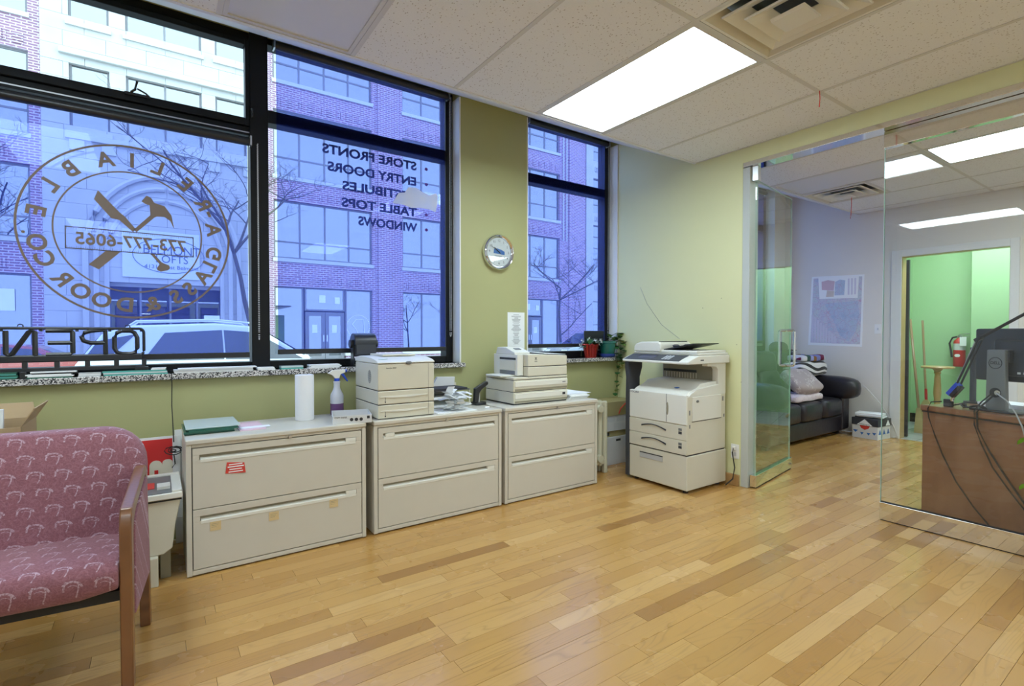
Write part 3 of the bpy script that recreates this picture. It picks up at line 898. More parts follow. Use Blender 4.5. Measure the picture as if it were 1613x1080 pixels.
decal('grip_mark', [(0.086, -0.116), (0.106, -0.117), (0.140, -0.160), (0.150, -0.166), (0.178, -0.176), (0.182, -0.192), (0.172, -0.206), (0.136, -0.217), (0.120, -0.210), (0.116, -0.197), (0.13, -0.173)])
rl = MB()
for a, b, c, d in ((-0.295, 0.304, 0.0, 0.005), (-0.295, 0.304, -0.118, -0.113), (-0.295, -0.290, -0.118, 0.005), (0.299, 0.304, -0.118, 0.005)):
    rl.box(LC[0] + a, LC[0] + b, DY, DY + .001, LC[1] + c, LC[1] + d)
for k in range(60):
    xx = LC[0] - 0.288 + k * 0.0099
    rl.box(xx, xx + 0.002, DY, DY + .001, LC[1] - (0.012 if k % 4 == 0 else 0.007), LC[1])
    rl.box(xx, xx + 0.002, DY, DY + .001, LC[1] - 0.113, LC[1] - (0.100 if k % 4 == 0 else 0.106))
rl.build('ruler_mark', 'decal_dark', rs1)
lettering('phone_number', '773-777-6065', 0.094, 'decal_brown', rs1, frame((LC[0] + 0.005, DY, LC[1] - 0.060), (1, 0, 0), (0, 0, 1)), bold=0.002, mirror=True, squeeze=0.98)
# white, patchily translucent shape on the room side of the screen over the list
MB().prism([(1.47, 2.205), (1.50, 2.255), (1.52, 2.29), (1.57, 2.30), (1.60, 2.345), (1.66, 2.35), (1.72, 2.325), (1.78, 2.31), (1.835, 2.335), (1.85, 2.31), (1.845, 2.25), (1.83, 2.185), (1.77, 2.20), (1.70, 2.20), (1.62, 2.19), (1.56, 2.205)], 'y', 3.6915, 3.693).build('white_patch', 'white_translucent', rs2)

# ------------------------------------------------------------------ glass front of the office: header, jamb, fixed pane, door
hd = structure(box('trim_5', 'polished_steel', None, 3.792, 3.915, -0.62, 2.262, 2.520, 2.556, 0.002))
structure(box('trim_6', 'jamb_paint', None, 3.803, 3.925, 2.212, 2.272, 0, 2.518, 0.003))
fp = thing('glass_partition', 'fixed frameless glass pane with mirror-polished rails in front of the desk', 'glass wall', (3.885, 0.36, 0))
box('pane', 'panel_glass', fp, 3.879, 3.891, -0.62, 1.340, 0.112, 2.42)
box('polished_edge', 'glass_edge_pale', fp, 3.879, 3.891, 1.340, 1.3425, 0.112, 2.42)
box('bottom_rail', 'polished_steel', fp, 3.863, 3.907, -0.62, 1.342, 0.006, 0.118, 0.002)
box('top_rail', 'polished_steel', fp, 3.863, 3.907, -0.62, 1.342, 2.413, 2.518, 0.002)
box('gasket', 'rubber_black', fp, 3.868, 3.902, -0.60, 1.335, 0.0, 0.007)
box('gasket', 'rubber_black', fp, 3.874, 3.896, -0.60, 1.338, 0.1175, 0.121)
dr = thing('glass_door', 'open frameless glass door with chrome pull handle by the copier', 'door', (3.845, 2.185, 0), -math.degrees(math.atan2(-0.141, 0.827)))
# local frame: x along the door leaf, away from the pivot
box('pane', 'door_glass', dr, 0.0, 0.835, -0.006, 0.006, 0.10, 2.415, local=True)
box('polished_edge', 'glass_edge_pale', dr, 0.0, 0.8375, -0.006, 0.006, 2.415, 2.4175, local=True)
box('polished_edge', 'glass_edge_pale', dr, 0.835, 0.8375, -0.006, 0.006, 0.105, 2.415, local=True)
box('bottom_rail', 'polished_steel', dr, -0.02, 0.84, -0.024, 0.024, 0.012, 0.105, 0.003, local=True)
box('gasket', 'rubber_black', dr, 0.01, 0.83, -0.018, 0.018, 0.0, 0.012, local=True)
box('patch_fitting', 'brushed_steel', dr, -0.022, 0.035, -0.022, 0.022, 2.405, 2.519, 0.003, local=True)
h = MB()
for s in (-1, 1):
    h.tube([(0.745, s * 0.006, 0.935), (0.745, s * 0.055, 0.935), (0.745, s * 0.062, 0.945), (0.745, s * 0.062, 1.235), (0.745, s * 0.055, 1.245), (0.745, s * 0.006, 1.245)], 0.011, 10)
h.build('pull_handle', 'chrome', dr, local=True, smooth='angle')
MB().cyl((0.80, -0.024, 0.05), (0.80, -0.034, 0.05), 0.012, 12).build('lock', 'chrome', dr, local=True)

# doorway in the far wall with white casing, green utility room beyond
cas = MB()
cas.box(FX - 0.016, FX, 2.254, 2.354, 0, 2.175).box(FX - 0.016, FX, 1.275, 1.345, 0, 2.175).box(FX - 0.016, FX, 1.345, 2.254, 2.10, 2.175)
structure(cas.build('trim_7', 'white_trim', bevel=0.003))
jb = MB()
jb.box(FX, FX + .12, 2.25, 2.254, 0, 2.10).box(FX, FX + .12, 1.345, 1.349, 0, 2.10).box(FX, FX + .12, 1.349, 2.25, 2.096, 2.10)
structure(jb.build('trim_8', 'pale_wood'))
structure(box('wall_green_end', 'green_paint', None, 8.58, 8.68, 0.7, 2.75, 0, 2.75))
structure(box('wall_green_left', 'green_paint', None, FX + .12, 8.58, 2.62, 2.72, 0, 2.75))
structure(box('wall_green_right', 'green_paint', None, FX + .12, 8.58, 0.75, 0.85, 0, 2.75))
structure(box('wall_green_pier', 'green_paint', None, 8.30, 8.579, 0.851, 1.93, 0, 2.75))
structure(box('ceiling_green', 'white_paint', None, FX + .12, 8.68, 0.7, 2.75, 2.72, 2.75))
structure(box('floor_green', 'grey_floor_tile', None, FX, 8.58, 0.85, 2.62, -0.05, 0.0))
structure(box('baseboard_green', 'rubber_black', None, 8.555, 8.579, 1.93, 2.62, 0.001, 0.12))
troffer(7.3, 7.9, 1.2, 2.2, True, 'added unseen ceiling panel lighting the green utility room', 'office ceiling lights', 2.69)  # added above the view so the green walls are lit
d2 = structure(box('door_2', 'charcoal_plastic', None, 7.215, 7.25, 2.235, 2.345, 0.005, 2.08, 0.003))
box('edge_strip', 'white_trim', d2, 7.40, 7.42, 2.33, 2.40, 0.005, 2.08)

# ------------------------------------------------------------------ the street
structure(box('street', 'asphalt', None, -40, 60, 7.6, 20.4, -0.5, -0.32))
structure(box('pavement_near', 'pavement', None, -40, 60, 3.83, 7.6, -0.5, -0.17))
structure(box('pavement_far', 'pavement', None, -40, 60, 20.4, 40.0, -0.5, -0.17))

BY = 24.0
ROWS = ((4.52, 7.05), (8.10, 10.95), (12.2, 14.9))
blf = thing('loft_building', 'tall brick and pale stone loft building across the street', 'building', (6, BY, -0.17))
STONE = (-3.24, 3.62)
bays = [(-7.9, -3.55), (4.18, 8.53), (10.08, 14.43), (15.95, 20.30)]
TOPZ = 16.5
wins = []
for a, b in bays:
    for z0, z1 in ROWS: wins.append((a, b, z0, z1))
    wins.append((a, b, -0.05, 3.29))
holes_wall(MB(), 'x', -13.0, STONE[0], -0.17, TOPZ, BY, BY + 0.4, wins).build('brick_wall', 'brick', blf)
holes_wall(MB(), 'x', STONE[1], 22.43, -0.17, TOPZ, BY, BY + 0.4, wins).build('brick_wall', 'brick', blf)
box('back_wall', 'dark_interior', blf, -13, 22.4, BY + 1.2, BY + 1.4, -0.17, TOPZ)
# projecting piers
for a, b in ((8.80, 9.85), (14.65, 15.75), (21.0, 22.2), (3.70, 4.05)):
    box('pier', 'brick', blf, a, b, BY - 0.10, BY, -0.17, TOPZ)
# patterned brick bands above the openings
for a, b in bays:
    for z in (3.33, 7.10, 11.0):
        m = MB(); k = 0; x = a + 0.1
        while x < b - 0.3:
            if k % 2 == 0:
                for q in range(3): m.box(x + q * .10, x + q * .10 + .07, BY - 0.03, BY, z + .12, z + .46)
            else:
                for q in range(4): m.box(x, x + .27, BY - 0.03, BY, z + .10 + q * .10, z + .10 + q * .10 + .07)
            x += 0.43; k += 1
        m.build('brick_pattern', 'brick', blf, kind='stuff')
def facade_window(x0, x1, z0, z1, cols, split=None, blinds=(), sill=True, depth=0.16):
    """split: height fraction of the transom; each pane is a sub-part"""
    w = MB()
    y0, y1 = BY + depth - 0.03, BY + depth + 0.07
    t = 0.07
    w.box(x0, x1, y0, y1, z1 - t, z1).box(x0, x1, y0, y1, z0, z0 + t)
    xs = [x0 + (x1 - x0) * k / cols for k in range(cols + 1)]
    for k, xx in enumerate(xs):
        a = xx if k == 0 else (xx - t if k == cols else xx - t / 2)
        w.box(a, a + t, y0, y1, z0 + t, z1 - t)
    zs = [z0, z1]
    if split:
        zz = z0 + (z1 - z0) * split
        zs = [z0, zz, z1]
        for k in range(cols): w.box(xs[k] + t / 2, xs[k + 1] - t / 2, y0 + 0.01, y1, zz - t / 2, zz + t / 2)
    o = w.build('window', 'facade_frame', blf)
    for k in range(cols):
        for j in range(len(zs) - 1):
            box('pane', 'facade_glass', o, xs[k] + t / 2, xs[k + 1] - t / 2, BY + depth, BY + depth + 0.012, zs[j] + t / 2, zs[j + 1] - t / 2)
    for (ka, za, zb) in blinds:
        box('window_blind', 'blind_pale', o, xs[ka] + .05, xs[ka + 1] - .05, BY + depth + 0.10, BY + depth + 0.12, za, zb)
    if sill: box('sill', 'stone_trim', blf, x0 - 0.05, x1 + 0.05, BY - 0.07, BY + depth, z0 - 0.16, z0)
    return o
for bi, (a, b) in enumerate(bays):
    for ri, (z0, z1) in enumerate(ROWS):
        rr = random.Random(bi * 7 + ri)
        bl = [(k, z1 - rr.uniform(0.9, 2.3), z1 - .1) for k in range(4) if rr.random() < 0.55]
        facade_window(a, b, z0, z1, 4, 0.29, bl)
for a, b in ((-7.9, -3.55), (10.08, 14.43)):
    facade_window(a, b, 0.35, 3.29, 4 if a > 0 else 3, None, [(k, 0.5, 2.0) for k in range(4 if a > 0 else 3)], True)
    box('stall_riser', 'brick', blf, a, b, BY, BY + 0.3, -0.05, 0.30)
# shop fronts with double doors
for a in (4.18, 15.95):
    facade_window(a, a + 1.22, 0.35, 3.29, 1, None, [(0, 0.4, 1.95)])
    facade_window(a + 3.08, a + 4.35, 0.35, 3.29, 1, None, [(0, 0.4, 1.95)])
    for p, q in ((a, a + 1.22), (a + 3.08, a + 4.35)): box('stall_riser', 'brick', blf, p, q, BY, BY + 0.3, -0.05, 0.30)
    facade_window(a + 1.27, a + 3.05, 2.25, 3.29, 1, None, (), False)
    for k in (0, 1):
        d0 = a + 1.29 + k * 0.88
        m = MB(); y0, y1 = BY + 0.13, BY + 0.20
        m.box(d0, d0 + .16, y0, y1, -.05, 2.2).box(d0 + .70, d0 + .86, y0, y1, -.05, 2.2).box(d0 + .16, d0 + .70, y0, y1, 2.02, 2.2).box(d0 + .16, d0 + .70, y0, y1, -.05, 0.2)
        o = m.build('door', 'facade_frame', blf)
        box('pane', 'facade_glass', o, d0 + .16, d0 + .70, BY + .15, BY + .162, 0.2, 2.02)
        hx = d0 + (.77 if k == 0 else .05)
        box('handle', 'paper_white', o, hx, hx + .04, BY + .08, BY + .13, 0.85, 1.15)
        box('notice', 'paper_white', o, d0 + .30, d0 + .52, BY + .143, BY + .148, 1.25, 1.62)
    for nx, nz, s in ((a + 1.9, 2.75, .22), (a + 2.6, 2.72, .18)):
        box('notice', 'paper_white', blf, nx, nx + s * 1.3, BY + .14, BY + .145, nz - .12, nz + s)
m = MB()
cx, cz = 7.88, 1.55
for k in range(40):
    a = 2 * math.pi * k / 40
    m.obox((cx + .55 * math.cos(a), BY + .14, cz + .55 * math.sin(a)), (.05, .01, .04), Matrix.Identity(3))
m.tube([(cx - .3, BY + .14, cz + .1), (cx - .1, BY + .14, cz + .35), (cx + .25, BY + .14, cz + .35), (cx + .3, BY + .14, cz - .4)], .02, 5)
m.tube([(cx - .3, BY + .14, cz + .1), (cx - .12, BY + .14, cz - .12), (cx + .02, BY + .14, cz - .4)], .02, 5)
m.build('round_window_sign', 'paper_white', blf)
box('notice', 'paper_white', blf, -4.75, -4.0, BY + .10, BY + .11, 2.0, 2.75)
# pale stone centre with blocks laid between its openings
SW = []
for z0, z1 in ((8.5, 11.05), (12.3, 14.9)):
    SW += [(-2.48, -1.35, z0, z1), (-0.86, 1.55, z0, z1), (2.03, 3.14, z0, z1)]
SD = (-1.55, 2.25, -0.05, 2.98)
rr = random.Random(5)
z = -0.17
row = 0
while z < TOPZ - 0.01:
    zt = min(z + 0.55, TOPZ)
    hs = [h for h in SW + [SD] if h[2] < (z + zt) / 2 < h[3]]
    cuts = []
    x = STONE[0]
    x2 = x + (0.6 if row % 2 else 1.2)
    while x < STONE[1] - 0.01:
        e = min(x2, STONE[1])
        cuts.append((x, e)); x = e; x2 = x + 1.2
    for a, b in cuts:
        segs = [(a, b)]
        for h in hs:
            nx = []
            for p, q in segs:
                if h[1] <= p or h[0] >= q: nx.append((p, q))
                else:
                    if p < h[0]: nx.append((p, h[0]))
                    if q > h[1]: nx.append((h[1], q))
            segs = nx
        for p, q in segs:
            if q - p > 0.02:
                d = rr.uniform(0, 0.012)
                box('stone_block', 'limestone', blf, p + .004, q - .004, BY - 0.06 - d, BY + .3, z + .004, zt - .004)
    z = zt; row += 1
box('stone_backing', 'stone_trim', blf, STONE[0], STONE[1], BY + .3, BY + .35, 3.0, 8.4)
DPT = 0.10
for (a, b, z0, z1) in SW:
    facade_window(a, b, z0, z1, 2 if b - a > 2 else 1, 0.40, [(0, z1 - 1.3, z1 - .1)] if a < 0 else [], False, DPT)
    box('sill', 'stone_trim', blf, a - 0.08, b + 0.08, BY - 0.16, BY + .05, z0 - 0.15, z0)
box('ledge', 'stone_trim', blf, -2.6, 3.4, BY - 0.20, BY - .05, 8.14, 8.34, 0.02)
for x in (-2.5, -1.6, 0.0, 1.0, 1.75, 3.0): box('ledge_bracket', 'stone_trim', blf, x, x + .42, BY - 0.15, BY - .06, 7.75, 8.14, 0.02)
box('cornice', 'stone_trim', blf, -2.75, 3.45, BY - 0.24, BY - .05, 11.08, 11.30, 0.03)
# pointed entrance arch in three receding mouldings
for q, (wd, ap, th) in enumerate(((2.45, 7.2, .10), (2.15, 6.75, .09), (1.85, 6.3, .08))):
    L, Rr, cx = [], [], 0.35
    for s in (-1, 1):
        pts = []
        for k in range(13):
            f = k / 12
            xx = cx + s * wd * math.cos(f * math.pi / 2 * 0.98)
            zz = 4.1 + (ap - 4.1) * math.sin(f * math.pi / 2)
            pts.append((xx, BY - 0.09 - 0.03 * (2 - q), zz))
        pts = [(cx + s * wd, BY - 0.09 - 0.03 * (2 - q), -0.15)] + pts
        m = MB().tube(pts, th, 6)
        m.build('arch_moulding', 'limestone', blf, smooth='angle')
bn = box('banner', 'banner', blf, -1.05, 1.42, BY - 0.13, BY - .10, 3.34, 5.14, 0.05)
def btext(s, z, size, k=1.0):
    lettering('banner_lettering', s, size, 'banner_ink', bn, frame((0.50, BY - 0.135, z), (1, 0, 0), (0, 0, 1)), squeeze=k, extrude=0.004)
btext('BELMONT', 4.42, 0.50, 0.82); btext('LOFTS', 4.08, 0.42, 0.9); btext('4131 West Belmont', 3.78, 0.21, 1.02)
m = MB()
el = [(0.42 + 1.15 * math.cos(2 * math.pi * k / 48), BY - 0.135, 4.22 + 0.66 * math.sin(2 * math.pi * k / 48)) for k in range(49)]
m.tube(el, 0.012, 5).build('banner_oval', 'banner_ink', bn)
# recessed dark entrance
box('entrance_back', 'dark_interior', blf, SD[0], SD[1], BY + .55, BY + .6, -0.05, 3.0)
for x in (-1.5, -0.55, 0.40, 1.30, 2.15): box('entrance_post', 'facade_frame', blf, x, x + .07, BY + .25, BY + .35, -0.05, 2.98)
for x in (-1.43, -0.48, 0.47, 1.37): box('entrance_pane', 'facade_glass', blf, x, x + .80, BY + .29, BY + .30, 0.0, 2.5)
box('entrance_notice', 'paper_white', blf, 1.55, 2.1, BY - .09, BY - .08, 1.68, 1.95)
# rain pipes
for x in (20.52, 20.78): MB().cyl((x, BY - .08, 6.9), (x, BY - .08, TOPZ), 0.035, 8).build('rain_pipe', 'stone_trim', blf)

# pale stone building further along
pb = thing('stone_building', 'pale stone building with small-paned windows beyond the brick one', 'building', (27, BY, -0.17))
ww = [(23.05, 25.2, z0, z1) for z0, z1 in ((0.3, 3.3), (5.3, 8.2), (9.0, 11.2), (12.3, 15.0))]
holes_wall(MB(), 'x', 22.45, 32, -0.17, TOPZ, BY - 0.05, BY + 0.4, ww).build('stone_wall', 'limestone', pb)
box('back_wall', 'dark_interior', pb, 22.5, 32, BY + 1.2, BY + 1.4, -0.17, TOPZ)
for a, b, z0, z1 in ww:
    m = MB(); nrow = 4 if z0 > 4 else 2
    for k in range(4): m.box(a + (b - a) * k / 3 - .03, a + (b - a) * k / 3 + .03, BY + .1, BY + .18, z0, z1)
    for k in range(nrow + 1): m.box(a, b, BY + .11, BY + .17, z0 + (z1 - z0) * k / nrow - .03, z0 + (z1 - z0) * k / nrow + .03)
    o = m.build('window', 'facade_frame', pb)
    for i in range(3):
        for k in range(nrow):
            box('pane', 'facade_glass', o, a + (b - a) * i / 3 + .03, a + (b - a) * (i + 1) / 3 - .03, BY + .13, BY + .14, z0 + (z1 - z0) * k / nrow + .03, z0 + (z1 - z0) * (k + 1) / nrow - .03)
for zc in (4.2, 8.6, 11.75):
    m = MB()
    for k in range(3):
        s = 0.42 - k * 0.13
        for q in ((-s, -s + .05, -s * .8, s * .8), (s - .05, s, -s * .8, s * .8), (-s, s, s * .8 - .05, s * .8), (-s, s, -s * .8, -s * .8 + .05)):
            m.box(23.6 + q[0] * 1.0, 23.6 + q[1] * 1.0, BY - .09, BY - .05, zc + q[2] * .42, zc + q[3] * .42)
    m.build('carved_panel', 'stone_trim', pb)

# bare street trees
def tree(name, base, h, lean, seed, label, spread=0.68, r0=0.11):
    t = thing(name, label, 'tree', base)
    rr = random.Random(seed)
    trunk = MB(); br = MB()
    p = Vector(base); d = Vector((lean[0], lean[1], 1)).normalized()
    def limb(mb, p, d, ln, r, depth):
        pts = [p.copy()]
        n = 6
        for k in range(n):
            d = (d + Vector((rr.uniform(-1, 1), rr.uniform(-1, 1), rr.uniform(-.5, .8))) * (0.10 + .07 * depth)).normalized()
            pts.append(pts[-1] + d * ln / n)
        mb.tube(pts, r, 6 if depth < 2 else 4, r * 0.5)
        if depth < 5:
            for q in range((5, 4, 3, 3, 2)[depth]):
                i = rr.randint(2, n)
                an = rr.uniform(0, 6.28)
                ax = Vector((math.cos(an), math.sin(an) * .7, rr.uniform(0.0, .6)))
                nd = (d * (1 - spread) + ax.normalized() * spread).normalized()
                limb(br, pts[i], nd, ln * rr.uniform(0.42, 0.68), max(r * 0.48, 0.006), depth + 1)
    limb(trunk, p, d, h * 0.55, r0, 0)
    trunk.build('trunk', 'bark', t, smooth='angle')
    br.build('branches', 'bark', t)
    return t
tree('street_tree', (3.10, 20.9, -0.17), 9.5, (-0.16, 0), 11, 'bare street tree in front of the stone entrance, beyond the white car')
tree('street_tree', (-5.6, 20.9, -0.17), 9.0, (0.10, 0), 4, 'bare street tree reaching in front of the brick bay beside the stone front')
tree('street_tree', (17.9, 20.9, -0.17), 7.0, (-0.08, 0), 21, 'bare street tree seen through the narrow window by the plants', r0=.08)
tree('street_tree', (11.9, 20.9, -0.17), 5.5, (-0.05, 0), 30, 'thin bare sapling before the brick wall seen beside the window list', r0=.05)

# parked cars
def car(name, label, base, facing, paint_name, L=4.75, W=1.86, H=1.72, rack=False, suv=True):
    """local x: forward, y: left, z: up from the road"""
    t = thing(name, label, 'car', base, 0 if facing > 0 else 180)
    s = L / 4.75; k = H / 1.72
    low = [(-2.36, .42), (-2.38, .75), (-2.30, 1.02), (-1.9, 1.06), (1.05, 1.04), (1.25, 1.0), (2.05, .90), (2.28, .74), (2.34, .5), (2.28, .30), (-2.25, .30)]
    top = [(-2.27, 1.02), (-1.92, 1.55), (-1.55, 1.67), (-.4, 1.72), (.25, 1.66), (1.20, 1.02)] if suv else [(-1.75, 1.02), (-1.15, 1.35), (-.4, 1.46), (.25, 1.40), (1.20, 1.0)]
    low = [(x * s, z * k) for x, z in low]; top = [(x * s, z * k) for x, z in top]
    hw = W / 2
    def shell(pts, wa, wb, zref0, zref1):
        def w(z): return wa + (wb - wa) * min(1, max(0, (z - zref0) / (zref1 - zref0)))
        return [[(x, -w(z), z) for x, z in pts], [(x, w(z), z) for x, z in pts]]
    MB().loft(shell(low, hw, hw * .97, .3, 1.0)).build('body', paint_name, t, local=True, bevel=.05, seg=3)
    MB().loft(shell(top, hw * .95, hw * .74, 1.0 * k, H)).build('roof', paint_name, t, local=True, bevel=.05, seg=3)
    def w(z): return hw * .95 + (hw * .74 - hw * .95) * (z - k) / (H - k)
    if suv: panes = [[(-2.14, 1.14), (-1.98, 1.42), (-1.50, 1.53), (-1.86, 1.14)], [(-1.42, 1.10), (-1.12, 1.55), (-.30, 1.60), (-.28, 1.10)], [(-.255, 1.10), (-.275, 1.60), (.22, 1.56), (1.0, 1.08)]]
    else: panes = [[(-1.35, 1.06), (-1.0, 1.30), (-.40, 1.38), (-.40, 1.05)], [(-.34, 1.05), (-.34, 1.38), (.20, 1.33), (1.0, 1.05)]]
    for pts in panes:
        pts = [(x * s, z * k) for x, z in pts]
        for sd in (-1, 1):
            m = MB()
            a = [(x, sd * (w(z) - .01), z) for x, z in pts]; b = [(x, sd * (w(z) + .006), z) for x, z in pts]
            m.loft([a, b]).build('side_window', 'car_glass', t, local=True)
    f0, f1 = top[-1], top[-2]
    m = MB(); e = 0.012
    m.add([(f0[0] - .03 + e, -w(f0[1]) * .9, f0[1] + .05), (f0[0] - .03 + e, w(f0[1]) * .9, f0[1] + .05), (f1[0] + .06 + e, w(f1[1]) * .9, f1[1] - .03), (f1[0] + .06 + e, -w(f1[1]) * .9, f1[1] - .03)], [(0, 1, 2, 3)])
    m.add([(p[0] - .03, p[1], p[2] - .02) for p in m.v[:4]], [(3, 2, 1, 0)])
    m.build('windscreen', 'car_glass', t, local=True)
    b0, b1 = top[0], top[1]
    m = MB(); ys = (-.85, .85)
    v = []
    for q in (0, 1):
        for fz in (.15, .85):
            xx = b0[0] + (b1[0] - b0[0]) * fz - .012 + q * .02; zz = b0[1] + (b1[1] - b0[1]) * fz
            v += [(xx, -w(zz) * .88, zz), (xx, w(zz) * .88, zz)]
    m.add(v, [(0, 1, 3, 2), (4, 6, 7, 5), (0, 2, 6, 4), (1, 5, 7, 3), (2, 3, 7, 6), (0, 4, 5, 1)]).build('rear_window', 'car_glass', t, local=True)
    if rack:
        for sd in (-1, 1):
            MB().tube([(-1.6, sd * .55, 1.66), (-1.5, sd * .56, 1.74), (-.4, sd * .57, 1.78), (.15, sd * .57, 1.73), (.25, sd * .57, 1.66)], .018, 6).build('roof_rail', 'brushed_steel', t, local=True)
    for sx in (-1.42, 1.40):
        for sd in (-1, 1):
            m = MB().cyl((sx * s, sd * (hw - .20), .34), (sx * s, sd * (hw + .01), .34), .34, 24)
            o = m.build('wheel', 'tyre', t, local=True, smooth='angle')
            MB().cyl((sx * s, sd * (hw - .01), .34), (sx * s, sd * (hw + .02), .34), .20, 16).build('hub', 'brushed_steel', o, local=True)
    for sd in (-1, 1):
        MB().ell((1.02 * s, sd * (hw + .06), 1.08 * k), (.07, .11, .08), 10, 6).build('wing_mirror', paint_name, t, local=True, smooth=True)
        box('lamp', 'paper_grey', t, 2.16 * s, 2.29 * s, sd * .62 - .16, sd * .62 + .16, .68 * k, .80 * k, .02, local=True)
    return t
car('white_suv', 'white sport utility vehicle with roof rails parked outside the round trade mark window', (1.22, 10.85, -0.32), 1, 'car_white', rack=True)
car('red_car', 'red car standing behind the open sign, beyond the white vehicle', (-3.6, 18.6, -0.32), -1, 'car_red', 4.4, 1.78, 1.5, suv=False)
car('blue_car', 'silver blue car parked across the street, seen above the potted plants', (18.2, 19.3, -0.32), -1, 'car_blue', 4.5, 1.8, 1.62)

# ------------------------------------------------------------------ filing cabinets
CT = 0.69                      # cabinet top height
CF = 2.973                     # cabinet front
def cabinet(x0, x1, label, holders):
    t = thing('filing_cabinet', label, 'filing cabinet', ((x0 + x1) / 2, 3.2, 0), group='lateral filing cabinets under the windows')
    m = MB()
    m.box(x0 + .002, x0 + .026, CF, 3.43, 0.006, 0.662).box(x1 - .026, x1 - .002, CF, 3.43, 0.006, 0.662)
    m.box(x0 + .026, x1 - .026, 3.41, 3.43, 0.006, 0.662).box(x0 + .026, x1 - .026, CF + .002, 3.41, 0.008, 0.032).box(x0 + .026, x1 - .026, CF + .002, CF + .03, 0.648, 0.662)
    m.build('body', 'cream_metal', t, bevel=.003)
    box('top', 'cream_metal', t, x0, x1, CF - .006, 3.434, 0.662, CT, .008, 3)
    box('plinth_gap', 'seam_dark', t, x0 + .03, x1 - .03, CF + .02, 3.40, 0.0, 0.008)
    xa, xb = x0 + .030, x1 - .030
    for i, (z0, z1) in enumerate(((0.339, 0.644), (0.036, 0.335))):
        sl0, sl1 = z1 - .060, z1 - .034      # pull slot
        m = MB()
        m.box(xa, xb, CF + .001, CF + .02, z0, sl0).box(xa, xb, CF + .001, CF + .02, sl1, z1)
        m.box(xa, xa + .03, CF + .001, CF + .02, sl0, sl1).box(xb - .03, xb, CF + .001, CF + .02, sl0, sl1)
        d = m.build('drawer', 'cream_metal', t, bevel=.0015)
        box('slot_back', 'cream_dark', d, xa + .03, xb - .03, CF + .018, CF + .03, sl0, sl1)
        MB().prism([(CF - .001, sl0 + .002), (CF + .020, sl0 + .012), (CF + .020, sl0 - .001), (CF + .003, sl0 - .014), (CF - .001, sl0 - .012)], 'x', xa + .034, xb - .034).build('handle', 'cream_light', d)
        hx = holders[i]
        hp = xb - .09 if hx == 'r' else xa + .045
        box('label_holder', 'cream_light', d, hp, hp + .058, CF - .001, CF + .017, sl0 + .003, sl1 - .002, .001)
    xm = (x0 + x1) / 2 + .03
    MB().cyl((xm, CF - .008, .652), (xm, CF + .004, .652), .009, 14).build('lock', 'brushed_steel', t)
    box('shadow_gap', 'seam_dark', t, x0 + .027, x1 - .027, CF + .022, CF + .03, 0.033, 0.648)
    return t
CABS = ((0.106, 1.014), (1.058, 1.985), (2.010, 2.915))
c1 = cabinet(*CABS[0], 'cream two-drawer filing cabinet with a red sticker and taped labels', ('r', 'r'))
c2 = cabinet(*CABS[1], 'cream two-drawer filing cabinet under the plain laser printer', ('l', 'r'))
c3 = cabinet(*CABS[2], 'cream two-drawer filing cabinet under the two-tray printer, beside the radiator', ('r', 'r'))
dw = [o for o in c1.children if o.name.startswith('drawer')]
st = MB().prism([(0.279, 0.499), (0.372, 0.491), (0.366, 0.545), (0.286, 0.556)], 'y', CF - .0015, CF + .0005).build('sticker', 'red_label', dw[0])
m = MB()
for k, wd in enumerate((.062, .074, .058, .066)): m.box(.326 - wd / 2, .326 + wd / 2, CF - .0022, CF - .0015, .5415 - k * .0125 - .002, .5415 - k * .0125 + (.003 if k != 1 else .004))
m.build('sticker_print', 'paper_white', st)
for x, z in ((0.209, .217), (0.482, .211), (0.798, .220)):
    tp = box('tape_label', 'masking_tape', dw[1], x, x + .048, CF - .0015, CF + .0008, z, z + .046)
    m = MB()
    for k in range(3): m.box(x + .006, x + .04 - k * .006, CF - .0019, CF - .0014, z + .034 - k * .008, z + .0355 - k * .008)
    m.build('tape_writing', 'cream_dark', tp)

# ------------------------------------------------------------------ mauve settee
se = thing('settee', 'mauve patterned settee with curved wooden arms, under the round trade mark window', 'settee', (-0.078, 2.17, 0), -5.5)
SL = -1.32                      # local x of the far end (local origin at the near front leg)
m = MB()
seat = []
for k in range(13):
    x = SL + .05 + (-.035 - SL - .05) * k / 12
    e = 0.0 if 0 < k < 12 else 0.012
    seat.append([(x, yy, zz) for yy, zz in ((-.035 + e, .345 + e), (-.055 + e, .375), (-.055 + e, .425), (-.035 + e, .455 - e), (.02, .468 - e), (.17, .462 - e), (.36, .445 - e), (.40, .43), (.40, .35 + e), (.10, .33 + e))])
m.loft(seat).build('seat', 'mauve_fabric', se, local=True, bevel=.012, seg=3, smooth=True)
m = MB()
n = 7
out = rect_round(SL + .045, .0, .40, .838, .15, 7, (0, 0, 1, 1))
def backpt(p, off, d):
    return (p[0], .33 + (p[1] - .42) * .26 + off, p[1] + d)
cxm = (SL + .045) / 2
def inset(p, s): return (cxm + (p[0] - cxm) * (1 - s * .12 / 0.62), .62 + (p[1] - .62) * (1 - s * .10))
rings = []
rings = [[backpt(inset(p, .42), -.045, 0) for p in out], [backpt(inset(p, .18), -.036, 0) for p in out], [backpt(inset(p, .03), -.012, 0) for p in out], [backpt(p, .015, 0) for p in out], [backpt(inset(p, .03), .045, 0) for p in out], [backpt(inset(p, .15), .065, 0) for p in out]]
m.loft(rings).build('backrest', 'mauve_fabric', se, local=True, smooth=True)
